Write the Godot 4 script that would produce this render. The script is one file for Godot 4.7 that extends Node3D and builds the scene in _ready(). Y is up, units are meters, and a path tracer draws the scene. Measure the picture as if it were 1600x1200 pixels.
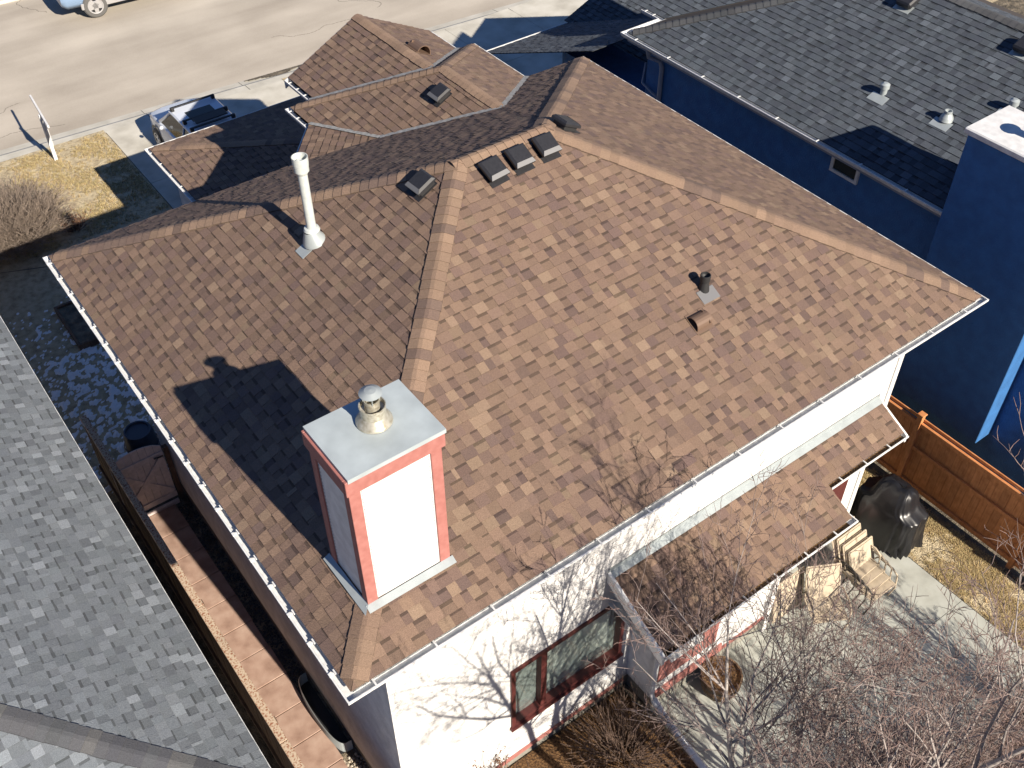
extends Node3D
# A brown shingled house seen from the air, between a grey roofed house and a blue house.
# x runs along the rear eave, y is up, -z runs towards the street. Metres.

const H := 5.2        # height of the main eaves
const S := 0.4932     # pitch of the brown roofs
const W := 11.0
const D := 9.55
const EXPO := 0.143   # exposed height of a shingle course

var rng := RandomNumberGenerator.new()
var M := {}
var used := {}
var eye := Vector3.ZERO
var eye_basis := Basis()
var tan_half := 0.3668

class MB:
	var v := PackedVector3Array()
	var n := PackedVector3Array()
	var c := PackedColorArray()
	var col := Color(1, 1, 1)
	func tri(a: Vector3, b: Vector3, d: Vector3) -> void:
		var nn := (b - a).cross(d - a)
		if nn.length_squared() < 1e-16:
			return
		nn = nn.normalized()
		v.append(a); v.append(d); v.append(b)
		for k in 3:
			n.append(nn); c.append(col)
	func quad(a: Vector3, b: Vector3, d: Vector3, e: Vector3) -> void:
		tri(a, b, d); tri(a, d, e)
	func fan(p: Array) -> void:
		for k in range(1, p.size() - 1):
			tri(p[0], p[k], p[k + 1])
	func box(at: Vector3, size: Vector3, b := Basis()) -> void:
		var h := size * 0.5
		var p := []
		for k in 8:
			p.append(at + b * Vector3(h.x if k & 1 else -h.x, h.y if k & 2 else -h.y, h.z if k & 4 else -h.z))
		quad(p[0], p[2], p[3], p[1]); quad(p[4], p[5], p[7], p[6])
		quad(p[0], p[4], p[6], p[2]); quad(p[1], p[3], p[7], p[5])
		quad(p[0], p[1], p[5], p[4]); quad(p[2], p[6], p[7], p[3])
	func slab(lo: Vector3, hi: Vector3) -> void:
		box((lo + hi) * 0.5, hi - lo)
	func oquad(o: Vector3, a: Vector3, b: Vector3, d: Vector3, e: Vector3) -> void:
		if (b - a).cross(d - a).dot((a + d) * 0.5 - o) < 0: quad(e, d, b, a)
		else: quad(a, b, d, e)
	# box with chamfered edges
	func rbox(at: Vector3, size: Vector3, r: float, b := Basis()) -> void:
		var h := size * 0.5
		r = minf(r, minf(h.x, minf(h.y, h.z)) * 0.95)
		var q := func(s: Vector3, ax: int) -> Vector3:
			var e := Vector3(h.x - r, h.y - r, h.z - r)
			e[ax] = h[ax]
			return at + b * (s * e)
		for ax in 3:
			var a1 := (ax + 1) % 3
			var a2 := (ax + 2) % 3
			for s in [-1.0, 1.0]:
				var c4 := []
				for st in [[-1.0, -1.0], [1.0, -1.0], [1.0, 1.0], [-1.0, 1.0]]:
					var sg := Vector3.ZERO
					sg[ax] = s; sg[a1] = st[0]; sg[a2] = st[1]
					c4.append(q.call(sg, ax))
				oquad(at, c4[0], c4[1], c4[2], c4[3])
			for s1 in [-1.0, 1.0]:
				for s2 in [-1.0, 1.0]:
					var e := []
					for t in [[-1.0, a1], [1.0, a1], [1.0, a2], [-1.0, a2]]:
						var sg := Vector3.ZERO
						sg[ax] = t[0]; sg[a1] = s1; sg[a2] = s2
						e.append(q.call(sg, t[1]))
					oquad(at, e[0], e[1], e[2], e[3])
		for k in 8:
			var sg := Vector3(1.0 if k & 1 else -1.0, 1.0 if k & 2 else -1.0, 1.0 if k & 4 else -1.0)
			if sg.x * sg.y * sg.z > 0: tri(q.call(sg, 0), q.call(sg, 1), q.call(sg, 2))
			else: tri(q.call(sg, 0), q.call(sg, 2), q.call(sg, 1))
	func vert(p: Vector3, nn: Vector3) -> void:
		v.append(p); n.append(nn); c.append(col)
	# quad with its own smooth normals, counter-clockwise from outside
	func squad(a: Vector3, b: Vector3, d: Vector3, e: Vector3, na: Vector3, nb: Vector3, nd: Vector3, ne: Vector3) -> void:
		vert(a, na); vert(d, nd); vert(b, nb)
		vert(a, na); vert(e, ne); vert(d, nd)
	func tube(pts: Array, rad: Array, sides := 8, caps := true) -> void:
		var prev := []
		var prevn := []
		var ref := Vector3(0.31, 0.2, 0.93)
		for k in pts.size():
			var t: Vector3 = (pts[mini(k + 1, pts.size() - 1)] - pts[maxi(k - 1, 0)]).normalized()
			var x := t.cross(ref)
			if x.length() < 0.05: x = t.cross(Vector3(1, 0, 0))
			x = x.normalized()
			var y := t.cross(x)
			var ring := []
			var rn := []
			for i in sides:
				var a := TAU * i / sides
				var d := x * cos(a) + y * sin(a)
				ring.append(pts[k] + d * rad[k]); rn.append(d)
			if k > 0:
				for i in sides:
					var j := (i + 1) % sides
					squad(prev[i], prev[j], ring[j], ring[i], prevn[i], prevn[j], rn[j], rn[i])
			if caps and k == 0:
				for i in range(1, sides - 1): tri(ring[0], ring[i + 1], ring[i])
			if caps and k == pts.size() - 1:
				for i in range(1, sides - 1): tri(ring[0], ring[i], ring[i + 1])
			prev = ring; prevn = rn
	# profile of (radius, height) turned about the y axis of b
	func lathe(prof: Array, at: Vector3, sides := 20, b := Basis()) -> void:
		for k in prof.size() - 1:
			var r0: Vector2 = prof[k]
			var r1: Vector2 = prof[k + 1]
			var dn := Vector2(r1.y - r0.y, r0.x - r1.x).normalized()
			for i in sides:
				var a0 := TAU * i / sides
				var a1 := TAU * (i + 1) / sides
				var d0 := Vector3(cos(a0), 0, -sin(a0))
				var d1 := Vector3(cos(a1), 0, -sin(a1))
				var n0 := b * (d0 * dn.x + Vector3(0, dn.y, 0))
				var n1 := b * (d1 * dn.x + Vector3(0, dn.y, 0))
				squad(at + b * (d0 * r0.x + Vector3(0, r0.y, 0)), at + b * (d1 * r0.x + Vector3(0, r0.y, 0)), at + b * (d1 * r1.x + Vector3(0, r1.y, 0)), at + b * (d0 * r1.x + Vector3(0, r1.y, 0)), n0, n1, n1, n0)
	# closed profile of (out, up), swept from a to b; ma and mb shear the ends into mitres
	func sweep(prof: Array, a: Vector3, b: Vector3, out: Vector3, ma := 0.0, mb := 0.0, up := Vector3.UP) -> void:
		var t := (b - a).normalized()
		var A := []
		var B := []
		for p in prof:
			A.append(a + out * p.x + up * p.y - t * (p.x * ma))
			B.append(b + out * p.x + up * p.y + t * (p.x * mb))
		var m := prof.size()
		var area := 0.0
		for k in m: area += prof[k].x * prof[(k + 1) % m].y - prof[(k + 1) % m].x * prof[k].y
		var flip := (area > 0) != (out.cross(up).dot(t) > 0)
		for k in m:
			var j := (k + 1) % m
			if flip: quad(A[k], B[k], B[j], A[j])
			else: quad(A[j], B[j], B[k], A[k])
		var ids := Geometry2D.triangulate_polygon(PackedVector2Array(prof))
		for k in range(0, ids.size(), 3):
			tri(A[ids[k]], A[ids[k + 1]], A[ids[k + 2]])
			tri(B[ids[k]], B[ids[k + 2]], B[ids[k + 1]])

# ---------------------------------------------------------------- nodes
func numbered(called: String) -> String:
	var k: int = used.get(called, 0)
	used[called] = k + 1
	return called if k == 0 else "%s_%03d" % [called, k]

func thing(called: String, label: String, category: String, at := Vector3.ZERO, group := "") -> Node3D:
	var o := Node3D.new()
	o.name = numbered(called)
	add_child(o, true)
	o.position = at
	tag(o, label, category, group)
	return o

func tag(o: Node, label: String, category := "", group := "", kind := "") -> void:
	if label: o.set_meta("label", label)
	if category: o.set_meta("category", category)
	if group: o.set_meta("group", group)
	if kind: o.set_meta("kind", kind)

func world_of(o: Node) -> Vector3:
	var p := Vector3.ZERO
	while o != self and o is Node3D:
		p += (o as Node3D).position
		o = o.get_parent()
	return p

# commits what was collected as one named mesh; points are given in the scene's axes
func put(mb: MB, called: String, mat: Material, parent: Node = null) -> MeshInstance3D:
	var mi := MeshInstance3D.new()
	var at_top := parent == null
	if at_top: parent = self
	mi.name = numbered(called) if at_top else called
	var lo := Vector3(1e9, 1e9, 1e9)
	var hi := -lo
	for p in mb.v:
		lo = lo.min(p); hi = hi.max(p)
	var o := Vector3((lo.x + hi.x) / 2, lo.y if at_top else (lo.y + hi.y) / 2, (lo.z + hi.z) / 2)
	var vs := PackedVector3Array()
	vs.resize(mb.v.size())
	for k in mb.v.size(): vs[k] = mb.v[k] - o
	var arr := []
	arr.resize(Mesh.ARRAY_MAX)
	arr[Mesh.ARRAY_VERTEX] = vs
	arr[Mesh.ARRAY_NORMAL] = mb.n
	arr[Mesh.ARRAY_COLOR] = mb.c
	var am := ArrayMesh.new()
	am.add_surface_from_arrays(Mesh.PRIMITIVE_TRIANGLES, arr)
	am.surface_set_material(0, mat)
	mi.mesh = am
	parent.add_child(mi, true)
	mi.position = o - (Vector3.ZERO if at_top else world_of(parent))
	return mi

func structure(mb: MB, called: String, mat: Material) -> MeshInstance3D:
	var o := put(mb, called, mat)
	o.set_meta("kind", "structure")
	return o

# one box as one part
func bit(called: String, mat: Material, parent: Node, lo: Vector3, hi: Vector3, r := 0.0, col := Color.WHITE) -> MeshInstance3D:
	var m := MB.new()
	m.col = col
	if r > 0: m.rbox((lo + hi) * 0.5, hi - lo, r)
	else: m.slab(lo, hi)
	return put(m, called, mat, parent)

# ---------------------------------------------------------------- textures and materials
func speckle(size: int, lo: float, hi: float, fine: float, freq: float, sd: int) -> Image:
	var f := FastNoiseLite.new()
	f.seed = sd; f.frequency = freq; f.fractal_octaves = 4
	var g := f.get_seamless_image(size, size)
	var im := Image.create(size, size, false, Image.FORMAT_RGB8)
	var r := RandomNumberGenerator.new()
	r.seed = sd
	for y in size:
		for x in size:
			var t := lerpf(g.get_pixel(x, y).r, r.randf(), fine)
			var q := lerpf(lo, hi, clampf(t, 0, 1))
			im.set_pixel(x, y, Color(q, q, q))
	im.generate_mipmaps()
	return im

func tinted(size: int, stops: Array, fine: float, freq: float, sd: int, octaves := 5) -> Image:
	var f := FastNoiseLite.new()
	f.seed = sd; f.frequency = freq; f.fractal_octaves = octaves
	var g := f.get_seamless_image(size, size)
	var grad := Gradient.new()
	var off := PackedFloat32Array()
	var cs := PackedColorArray()
	for k in stops.size():
		off.append(stops[k][0]); cs.append(stops[k][1])
	grad.offsets = off; grad.colors = cs
	var im := Image.create(size, size, false, Image.FORMAT_RGB8)
	var r := RandomNumberGenerator.new()
	r.seed = sd
	for y in size:
		for x in size:
			im.set_pixel(x, y, grad.sample(clampf(g.get_pixel(x, y).r + (r.randf() - 0.5) * fine, 0, 1)).linear_to_srgb())
	im.generate_mipmaps()
	return im

func tex(im: Image) -> ImageTexture:
	return ImageTexture.create_from_image(im)

func bump(size: int, freq: float, sd: int, strength: float, fine := 0.0) -> ImageTexture:
	var im := speckle(size, 0, 1, fine, freq, sd)
	im.clear_mipmaps()
	im.bump_map_to_normal_map(strength)
	im.generate_mipmaps()
	return tex(im)

func mat(lin: Color, rough := 0.8, metal := 0.0, t: Texture2D = null, per_metre := 1.0, nt: Texture2D = null, ns := 1.0, vertex := false) -> StandardMaterial3D:
	var m := StandardMaterial3D.new()
	m.albedo_color = lin.linear_to_srgb()
	m.roughness = rough
	m.metallic = metal
	m.vertex_color_use_as_albedo = vertex
	if t: m.albedo_texture = t
	if nt:
		m.normal_enabled = true
		m.normal_texture = nt
		m.normal_scale = ns
	if t or nt:
		m.uv1_triplanar = true
		m.uv1_world_triplanar = true
		m.uv1_scale = Vector3.ONE * per_metre
	return m

func make_materials() -> void:
	var grain := tex(speckle(512, 0.54, 1.0, 0.62, 0.2, 3))
	var grit := bump(256, 0.2, 9, 6.0, 0.7)
	M.shingle = mat(Color(1, 1, 1), 0.95, 0.0, grain, 0.75, grit, 0.22, true)
	M.deck = mat(Color(0.05, 0.04, 0.035), 0.95)
	var soft := tex(speckle(512, 0.84, 1.0, 0.25, 0.012, 5))
	var stucco_n := bump(512, 0.09, 12, 5.0, 0.15)
	M.stucco = mat(Color(0.80, 0.79, 0.77), 0.9, 0.0, soft, 0.45, stucco_n, 0.5)
	M.white = mat(Color(0.80, 0.80, 0.79), 0.45, 0.0, soft, 0.8)
	M.white_metal = mat(Color(0.78, 0.79, 0.79), 0.35, 0.0, soft, 1.5)
	M.old_metal = mat(Color(0.52, 0.52, 0.50), 0.5, 0.0, tex(speckle(256, 0.55, 1.0, 0.3, 0.03, 15)), 1.3)
	var worn := tex(tinted(512, [[0.0, Color(0.32, 0.115, 0.095)], [0.5, Color(0.37, 0.14, 0.118)], [1.0, Color(0.41, 0.17, 0.145)]], 0.08, 0.015, 21))
	M.red = mat(Color(0.93, 0.98, 1.0), 0.7, 0.0, worn, 0.9)
	M.metal_cap = mat(Color(0.46, 0.52, 0.54), 0.5, 0.1, tex(speckle(512, 0.88, 1.0, 0.12, 0.006, 31)), 0.7)
	M.galv = mat(Color(0.42, 0.465, 0.475), 0.42, 0.25, tex(speckle(256, 0.88, 1.0, 0.2, 0.015, 33)), 1.0)
	M.pipe = mat(Color(0.62, 0.66, 0.64), 0.4, 0.1, soft, 1.3)
	M.flue = mat(Color(0.58, 0.56, 0.50), 0.38, 0.5, tex(tinted(256, [[0.0, Color(0.4, 0.33, 0.2)], [0.4, Color(0.75, 0.73, 0.66)], [0.75, Color(0.95, 0.94, 0.9)]], 0.15, 0.03, 37)), 2.0)
	M.vent = mat(Color(0.034, 0.034, 0.038), 0.42, 0.0, tex(speckle(256, 0.72, 1.0, 0.3, 0.04, 39)), 2.0)
	M.vent_edge = mat(Color(0.16, 0.16, 0.165), 0.4)
	M.bronze = mat(Color(0.16, 0.105, 0.075), 0.45, 0.2)
	M.rubber = mat(Color(0.02, 0.02, 0.021), 0.6)
	M.glass = StandardMaterial3D.new()
	M.glass.albedo_color = Color(0.75, 0.82, 0.8, 0.16)
	M.glass.transparency = BaseMaterial3D.TRANSPARENCY_ALPHA
	M.glass.roughness = 0.03
	M.curtain = mat(Color(0.46, 0.52, 0.46), 0.9)
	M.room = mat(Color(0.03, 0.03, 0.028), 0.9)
	M.window_red = mat(Color(0.1, 0.024, 0.021), 0.55, 0.0, soft, 1.0)
	M.soffit = mat(Color(0.62, 0.62, 0.6), 0.6)
	var conc := tex(tinted(1024, [[0.0, Color(0.36, 0.34, 0.29)], [0.45, Color(0.47, 0.45, 0.39)], [1.0, Color(0.56, 0.54, 0.48)]], 0.22, 0.006, 41, 6))
	M.concrete = mat(Color(1, 1, 1), 0.88, 0.0, conc, 0.16)
	M.patio = mat(Color(0.82, 0.88, 0.91), 0.85, 0.0, conc, 0.23)
	M.foundation = mat(Color(0.55, 0.55, 0.54), 0.9, 0.0, conc, 0.6, grit, 0.4)
	M.dirt = mat(Color(1, 1, 1), 0.97, 0.0, tex(tinted(1024, [[0.0, Color(0.05, 0.042, 0.032)], [0.4, Color(0.12, 0.1, 0.072)], [0.6, Color(0.18, 0.148, 0.105)], [1.0, Color(0.27, 0.225, 0.16)]], 0.3, 0.012, 47, 6)), 0.22, bump(512, 0.06, 48, 8.0, 0.3), 1.0)
	M.mulch = mat(Color(1, 1, 1), 0.97, 0.0, tex(tinted(512, [[0.0, Color(0.02, 0.013, 0.008)], [0.4, Color(0.1, 0.05, 0.02)], [0.6, Color(0.2, 0.105, 0.04)], [1.0, Color(0.32, 0.19, 0.08)]], 0.5, 0.05, 51, 4)), 0.8, bump(512, 0.12, 52, 9.0, 0.4), 1.0)
	M.lawn = mat(Color(1, 1, 1), 0.97, 0.0, tex(tinted(1024, [[0.0, Color(0.23, 0.185, 0.12)], [0.28, Color(0.38, 0.31, 0.195)], [0.5, Color(0.45, 0.375, 0.245)], [0.8, Color(0.52, 0.44, 0.295)]], 0.34, 0.02, 55, 6)), 0.2, bump(512, 0.12, 56, 6.0, 0.5), 0.8)
	M.grass = mat(Color(1, 1, 1), 0.9, 0.0, null, 1.0, null, 1.0, true)
	M.snow = mat(Color(0.8, 0.81, 0.83), 0.85, 0.0, null, 1.0, bump(256, 0.1, 58, 5.0, 0.2), 0.7)
	M.gravel = mat(Color(1, 1, 1), 0.9, 0.0, null, 1.0, null, 1.0, true)
	M.cedar = mat(Color(1, 1, 1), 0.75, 0.0, tex(wood_image(61, Color(0.4, 0.15, 0.05), Color(0.6, 0.26, 0.1))), 0.7, null, 1.0, true)
	M.old_wood = mat(Color(1, 1, 1), 0.92, 0.0, tex(wood_image(62, Color(0.09, 0.055, 0.035), Color(0.17, 0.11, 0.075))), 0.7, null, 1.0, true)
	M.peeling = mat(Color(1, 1, 1), 0.9, 0.0, tex(tinted(512, [[0.0, Color(0.2, 0.07, 0.04)], [0.36, Color(0.27, 0.11, 0.06)], [0.42, Color(0.42, 0.32, 0.23)], [0.7, Color(0.5, 0.4, 0.3)]], 0.14, 0.05, 63)), 0.9)
	M.gate = mat(Color(0.8, 0.69, 0.65), 0.8, 0.0, soft, 1.2)
	M.paver = mat(Color(1, 1, 1), 0.9, 0.0, tex(tinted(512, [[0.0, Color(0.25, 0.155, 0.115)], [0.5, Color(0.36, 0.24, 0.185)], [1.0, Color(0.44, 0.315, 0.25)]], 0.22, 0.012, 66)), 0.4)
	M.blue = mat(Color(0.036, 0.155, 0.4), 0.75, 0.0, soft, 0.5, stucco_n, 0.35)
	M.bluegrey_trim = mat(Color(0.24, 0.27, 0.34), 0.6)
	M.black_cover = mat(Color(0.012, 0.012, 0.014), 0.36, 0.0, null, 1.0, null)
	M.tan = mat(Color(0.55, 0.46, 0.34), 0.7, 0.0, soft, 1.1)
	M.cushion = mat(Color(0.52, 0.44, 0.33), 0.9, 0.0, soft, 1.1)
	M.iron = mat(Color(0.05, 0.045, 0.04), 0.5, 0.3)
	M.planter = mat(Color(1, 1, 1), 0.9, 0.0, tex(wood_image(68, Color(0.11, 0.065, 0.035), Color(0.2, 0.125, 0.07))), 0.9)
	M.bark = mat(Color(1, 1, 1), 0.85, 0.0, tex(speckle(256, 0.55, 1.0, 0.4, 0.05, 71)), 2.2, null, 1.0, true)
	M.car = mat(Color(0.62, 0.66, 0.72), 0.25, 0.0)
	M.car.clearcoat_enabled = true
	M.car.clearcoat = 0.8
	M.car.clearcoat_roughness = 0.06
	M.car_blue = mat(Color(0.16, 0.24, 0.36), 0.25, 0.0)
	M.car_blue.clearcoat_enabled = true
	M.car_blue.clearcoat = 0.8
	M.car_glass = mat(Color(0.03, 0.035, 0.03), 0.06)
	M.car_black = mat(Color(0.012, 0.012, 0.013), 0.45)
	M.alloy = mat(Color(0.6, 0.6, 0.61), 0.3, 0.7)
	M.lamp_glass = mat(Color(0.45, 0.06, 0.05), 0.15)
	M.road = mat(Color(1, 1, 1), 0.92, 0.0, tex(road_image()), 0.05)

func wood_image(sd: int, a: Color, b: Color) -> Image:
	var f := FastNoiseLite.new()
	f.seed = sd; f.frequency = 0.02; f.fractal_octaves = 4
	var size := 256
	var im := Image.create(size, size, false, Image.FORMAT_RGB8)
	for y in size:
		for x in size:
			var q := f.get_noise_2d(x * 6.0, y * 0.5) * 0.6 + f.get_noise_2d(x * 1.3 + 900, y * 1.3) * 0.6 + 0.5
			im.set_pixel(x, y, a.lerp(b, clampf(q, 0, 1)).linear_to_srgb())
	im.generate_mipmaps()
	return im

# dusty pale road: long tyre-worn bands, tar patches and cracks, 20 m a repeat
func road_image() -> Image:
	var size := 1024
	var f := FastNoiseLite.new()
	f.seed = 81; f.frequency = 0.006; f.fractal_octaves = 6
	var g := f.get_seamless_image(size, size)
	var f2 := FastNoiseLite.new()
	f2.seed = 82; f2.frequency = 0.004; f2.fractal_octaves = 4
	var im := Image.create(size, size, false, Image.FORMAT_RGB8)
	var r := RandomNumberGenerator.new()
	r.seed = 83
	var a := Color(0.30, 0.265, 0.22)
	var b := Color(0.475, 0.43, 0.365)
	for y in size:
		for x in size:
			var streak := f2.get_noise_2d(x * 0.5, y * 3.0)
			var q := clampf(g.get_pixel(x, y).r * 0.55 + 0.26 + streak * 0.45 + (r.randf() - 0.5) * 0.16, 0, 1)
			im.set_pixel(x, y, a.lerp(b, q).linear_to_srgb())
	for k in 16:
		var p := Vector2(r.randf() * size, r.randf() * size)
		var dir := r.randf() * TAU
		for st in r.randi_range(60, 200):
			dir += (r.randf() - 0.5) * 0.7
			p += Vector2(cos(dir), sin(dir) * 0.7) * 1.2
			im.set_pixel(posmod(int(p.x), size), posmod(int(p.y), size), Color(0.13, 0.115, 0.095).linear_to_srgb())
	im.generate_mipmaps()
	return im

# ---------------------------------------------------------------- shingled roofs
# palettes: [weight, colour], base colours of the granules
var BROWN := [[0.34, Color(0.318, 0.212, 0.153)], [0.32, Color(0.280, 0.186, 0.139)], [0.2, Color(0.247, 0.163, 0.131)], [0.07, Color(0.211, 0.141, 0.120)], [0.07, Color(0.36, 0.25, 0.176)]]
var CAP := [[0.6, Color(0.360, 0.244, 0.171)], [0.25, Color(0.322, 0.217, 0.155)], [0.15, Color(0.230, 0.158, 0.126)]]
var GREY := [[0.34, Color(0.270, 0.302, 0.338)], [0.38, Color(0.241, 0.270, 0.302)], [0.18, Color(0.211, 0.237, 0.268)], [0.10, Color(0.347, 0.384, 0.425)]]
var SLATE := [[0.34, Color(0.123, 0.147, 0.179)], [0.36, Color(0.104, 0.125, 0.155)], [0.2, Color(0.085, 0.102, 0.131)], [0.10, Color(0.160, 0.188, 0.226)]]

func pick(pal: Array) -> Color:
	var t := rng.randf()
	for p in pal:
		t -= p[0]
		if t <= 0: return p[1] * rng.randf_range(0.92, 1.08)
	return pal[0][1]

# Cuts a roof plane into courses of tabs and adds each one to tabs as {v, n, c, at, size, up}.
func shingle_plane(tabs: Array, owner: Node, poly: Array, ea: Vector3, eb: Vector3, pal: Array, run := 0.0) -> void:
	var u := (eb - ea).normalized()
	var nn := Vector3.ZERO
	for k in range(1, poly.size() - 1): nn += (poly[k] - poly[0]).cross(poly[k + 1] - poly[0])
	nn = nn.normalized()
	if nn.y < 0: nn = -nn
	var vv := nn.cross(u)
	if vv.y < 0: vv = -vv
	var p2 := PackedVector2Array()
	var lo := Vector2(1e9, 1e9)
	var hi := -lo
	for p in poly:
		var q := Vector2((p - ea).dot(u), (p - ea).dot(vv))
		p2.append(q)
		lo = lo.min(q); hi = hi.max(q)
	var j := int(floor(lo.y / EXPO))
	while j * EXPO < hi.y:
		var v0 := j * EXPO
		var v1 := v0 + EXPO + 0.03
		var x := lo.x - rng.randf() * 0.4
		var tooth := rng.randf() < 0.5
		var wob := rng.randf_range(-0.004, 0.004)
		while x < hi.x:
			var w := rng.randf_range(0.1, 0.185) if tooth else rng.randf_range(0.085, 0.175)
			if rng.randf() < 0.05: w = rng.randf_range(0.03, 0.06)
			var rect := PackedVector2Array([Vector2(x, v0 + wob), Vector2(x + w, v0 + wob), Vector2(x + w, v1), Vector2(x, v1)])
			var inside := 0
			for q in rect:
				if Geometry2D.is_point_in_polygon(q, p2): inside += 1
			var pieces: Array = []
			if inside == 4: pieces = [rect]
			elif x + w > lo.x: pieces = Geometry2D.intersect_polygons(rect, p2)
			var col := pick(pal)
			var thick := rng.randf_range(0.0135, 0.017) if tooth else rng.randf_range(0.0085, 0.0105)
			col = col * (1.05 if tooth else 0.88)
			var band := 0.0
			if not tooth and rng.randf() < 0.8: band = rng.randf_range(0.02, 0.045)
			for pc in pieces:
				if pc.size() < 3: continue
				var m := MB.new()
				var cut := v0 + EXPO - band
				var parts := [pc]
				if band > 0:
					parts = Geometry2D.intersect_polygons(pc, PackedVector2Array([Vector2(x - 1, v0 - 1), Vector2(x + 1, v0 - 1), Vector2(x + 1, cut), Vector2(x - 1, cut)]))
					var nlow := parts.size()
					parts.append_array(Geometry2D.intersect_polygons(pc, PackedVector2Array([Vector2(x - 1, cut), Vector2(x + 1, cut), Vector2(x + 1, v1 + 1), Vector2(x - 1, v1 + 1)])))
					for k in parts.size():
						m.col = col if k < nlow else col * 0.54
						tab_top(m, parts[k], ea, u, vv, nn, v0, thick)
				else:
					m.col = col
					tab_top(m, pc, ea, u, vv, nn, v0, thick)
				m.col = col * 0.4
				var k2: int = pc.size()
				var cw := Geometry2D.is_polygon_clockwise(pc)
				var mid := Vector2.ZERO
				for k in k2:
					var a: Vector2 = pc[k]
					var b: Vector2 = pc[(k + 1) % k2]
					mid += a / k2
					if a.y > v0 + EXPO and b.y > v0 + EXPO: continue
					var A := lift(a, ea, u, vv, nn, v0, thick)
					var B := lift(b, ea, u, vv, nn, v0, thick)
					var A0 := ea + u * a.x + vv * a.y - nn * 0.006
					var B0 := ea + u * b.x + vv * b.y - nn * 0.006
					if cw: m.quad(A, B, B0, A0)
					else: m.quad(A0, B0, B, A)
				if m.v.size() < 3: continue
				tabs.append({m = m, at = ea + u * mid.x + vv * mid.y, n = nn, area = w * EXPO * (1.0 if inside == 4 else 0.3), owner = owner})
			x += w
			tooth = not tooth if rng.randf() < 0.9 else tooth
		j += 1

func lift(q: Vector2, ea: Vector3, u: Vector3, vv: Vector3, nn: Vector3, v0: float, thick: float) -> Vector3:
	return ea + u * q.x + vv * q.y + nn * (0.002 + thick * (1.0 - (q.y - v0) / (EXPO + 0.03)))

func tab_top(m: MB, pc: PackedVector2Array, ea: Vector3, u: Vector3, vv: Vector3, nn: Vector3, v0: float, thick: float) -> void:
	var ids := Geometry2D.triangulate_polygon(pc)
	for k in range(0, ids.size(), 3):
		var a := lift(pc[ids[k]], ea, u, vv, nn, v0, thick)
		var b := lift(pc[ids[k + 1]], ea, u, vv, nn, v0, thick)
		var d := lift(pc[ids[k + 2]], ea, u, vv, nn, v0, thick)
		if (b - a).cross(d - a).dot(nn) < 0: m.tri(a, d, b)
		else: m.tri(a, b, d)

# the 300 tabs that show largest become parts, the rest of each roof one joined field
func finish_shingles(tabs: Array, called := "shingle", most := 300) -> void:
	for t in tabs:
		var q: Vector3 = eye_basis.inverse() * (t.at - eye)
		var seen: bool = q.z < 0 and absf(q.y) < -q.z * tan_half * 0.98 and absf(q.x) < -q.z * tan_half * 1.3067
		var away: Vector3 = eye - t.at
		t.score = t.area * maxf(0.0, away.normalized().dot(t.n)) / away.length_squared() if seen else 0.0
	tabs.sort_custom(func(a, b): return a.score > b.score)
	var fields := {}
	for k in tabs.size():
		var t = tabs[k]
		if k < most and t.score > 0:
			put(t.m, called, M.shingle, t.owner)
		else:
			if not fields.has(t.owner): fields[t.owner] = MB.new()
			var f: MB = fields[t.owner]
			f.v.append_array(t.m.v); f.n.append_array(t.m.n); f.c.append_array(t.m.c)
	for o in fields:
		var mi := put(fields[o], called + "_field", M.shingle, o)
		mi.set_meta("kind", "stuff")

# folded cap shingles from a (low) to b (high) over the joint of two planes with normals na and nb
func caps(owner: Node, a: Vector3, b: Vector3, na: Vector3, nb: Vector3, pal: Array, half := 0.155) -> void:
	var t := (b - a).normalized()
	var da := t.cross(na).normalized()
	if da.dot(nb) < 0: da = -da
	da = -da if da.y > 0 else da
	var db := t.cross(nb).normalized()
	db = -db if db.y > 0 else db
	if da.dot(db) > 0.999: db = -da
	var up := (na + nb).normalized()
	var length := (b - a).length()
	var s := 0.0
	if absf(t.y) > 0.05: s = 0.13
	var cur := pick(pal)
	while s < length:
		if rng.randf() < 0.6: cur = pick(pal)
		var col: Color = cur * rng.randf_range(1.0, 1.16)
		var e := minf(EXPO + 0.04, length - s + 0.02)
		var m := MB.new()
		m.col = col
		var skew := rng.randf_range(-0.006, 0.006)
		var rings := []
		for q in [[0.0, 0.03], [e, 0.02]]:
			var o: Vector3 = a + t * (s + q[0])
			var ring := []
			for w in [half, 0.055, 0.018]: ring.append(o + da * (w + skew) + na * q[1])
			for w in [0.018, 0.055, half]: ring.append(o + db * (w - skew) + nb * q[1])
			rings.append(ring)
		var o0 := a + t * s
		for k in 5:
			m.oquad(o0 - up, rings[0][k], rings[0][k + 1], rings[1][k + 1], rings[1][k])
		m.col = col * 0.45
		for k in 5:
			m.oquad(o0 + t, rings[0][k], rings[0][k + 1], rings[0][k + 1] - up * 0.02, rings[0][k] - up * 0.02)
		for k in [0, 5]:
			m.oquad(o0, rings[0][k], rings[1][k], rings[1][k] - up * 0.022, rings[0][k] - up * 0.022)
		put(m, "cap_shingle", M.shingle, owner)
		s += EXPO

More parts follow.
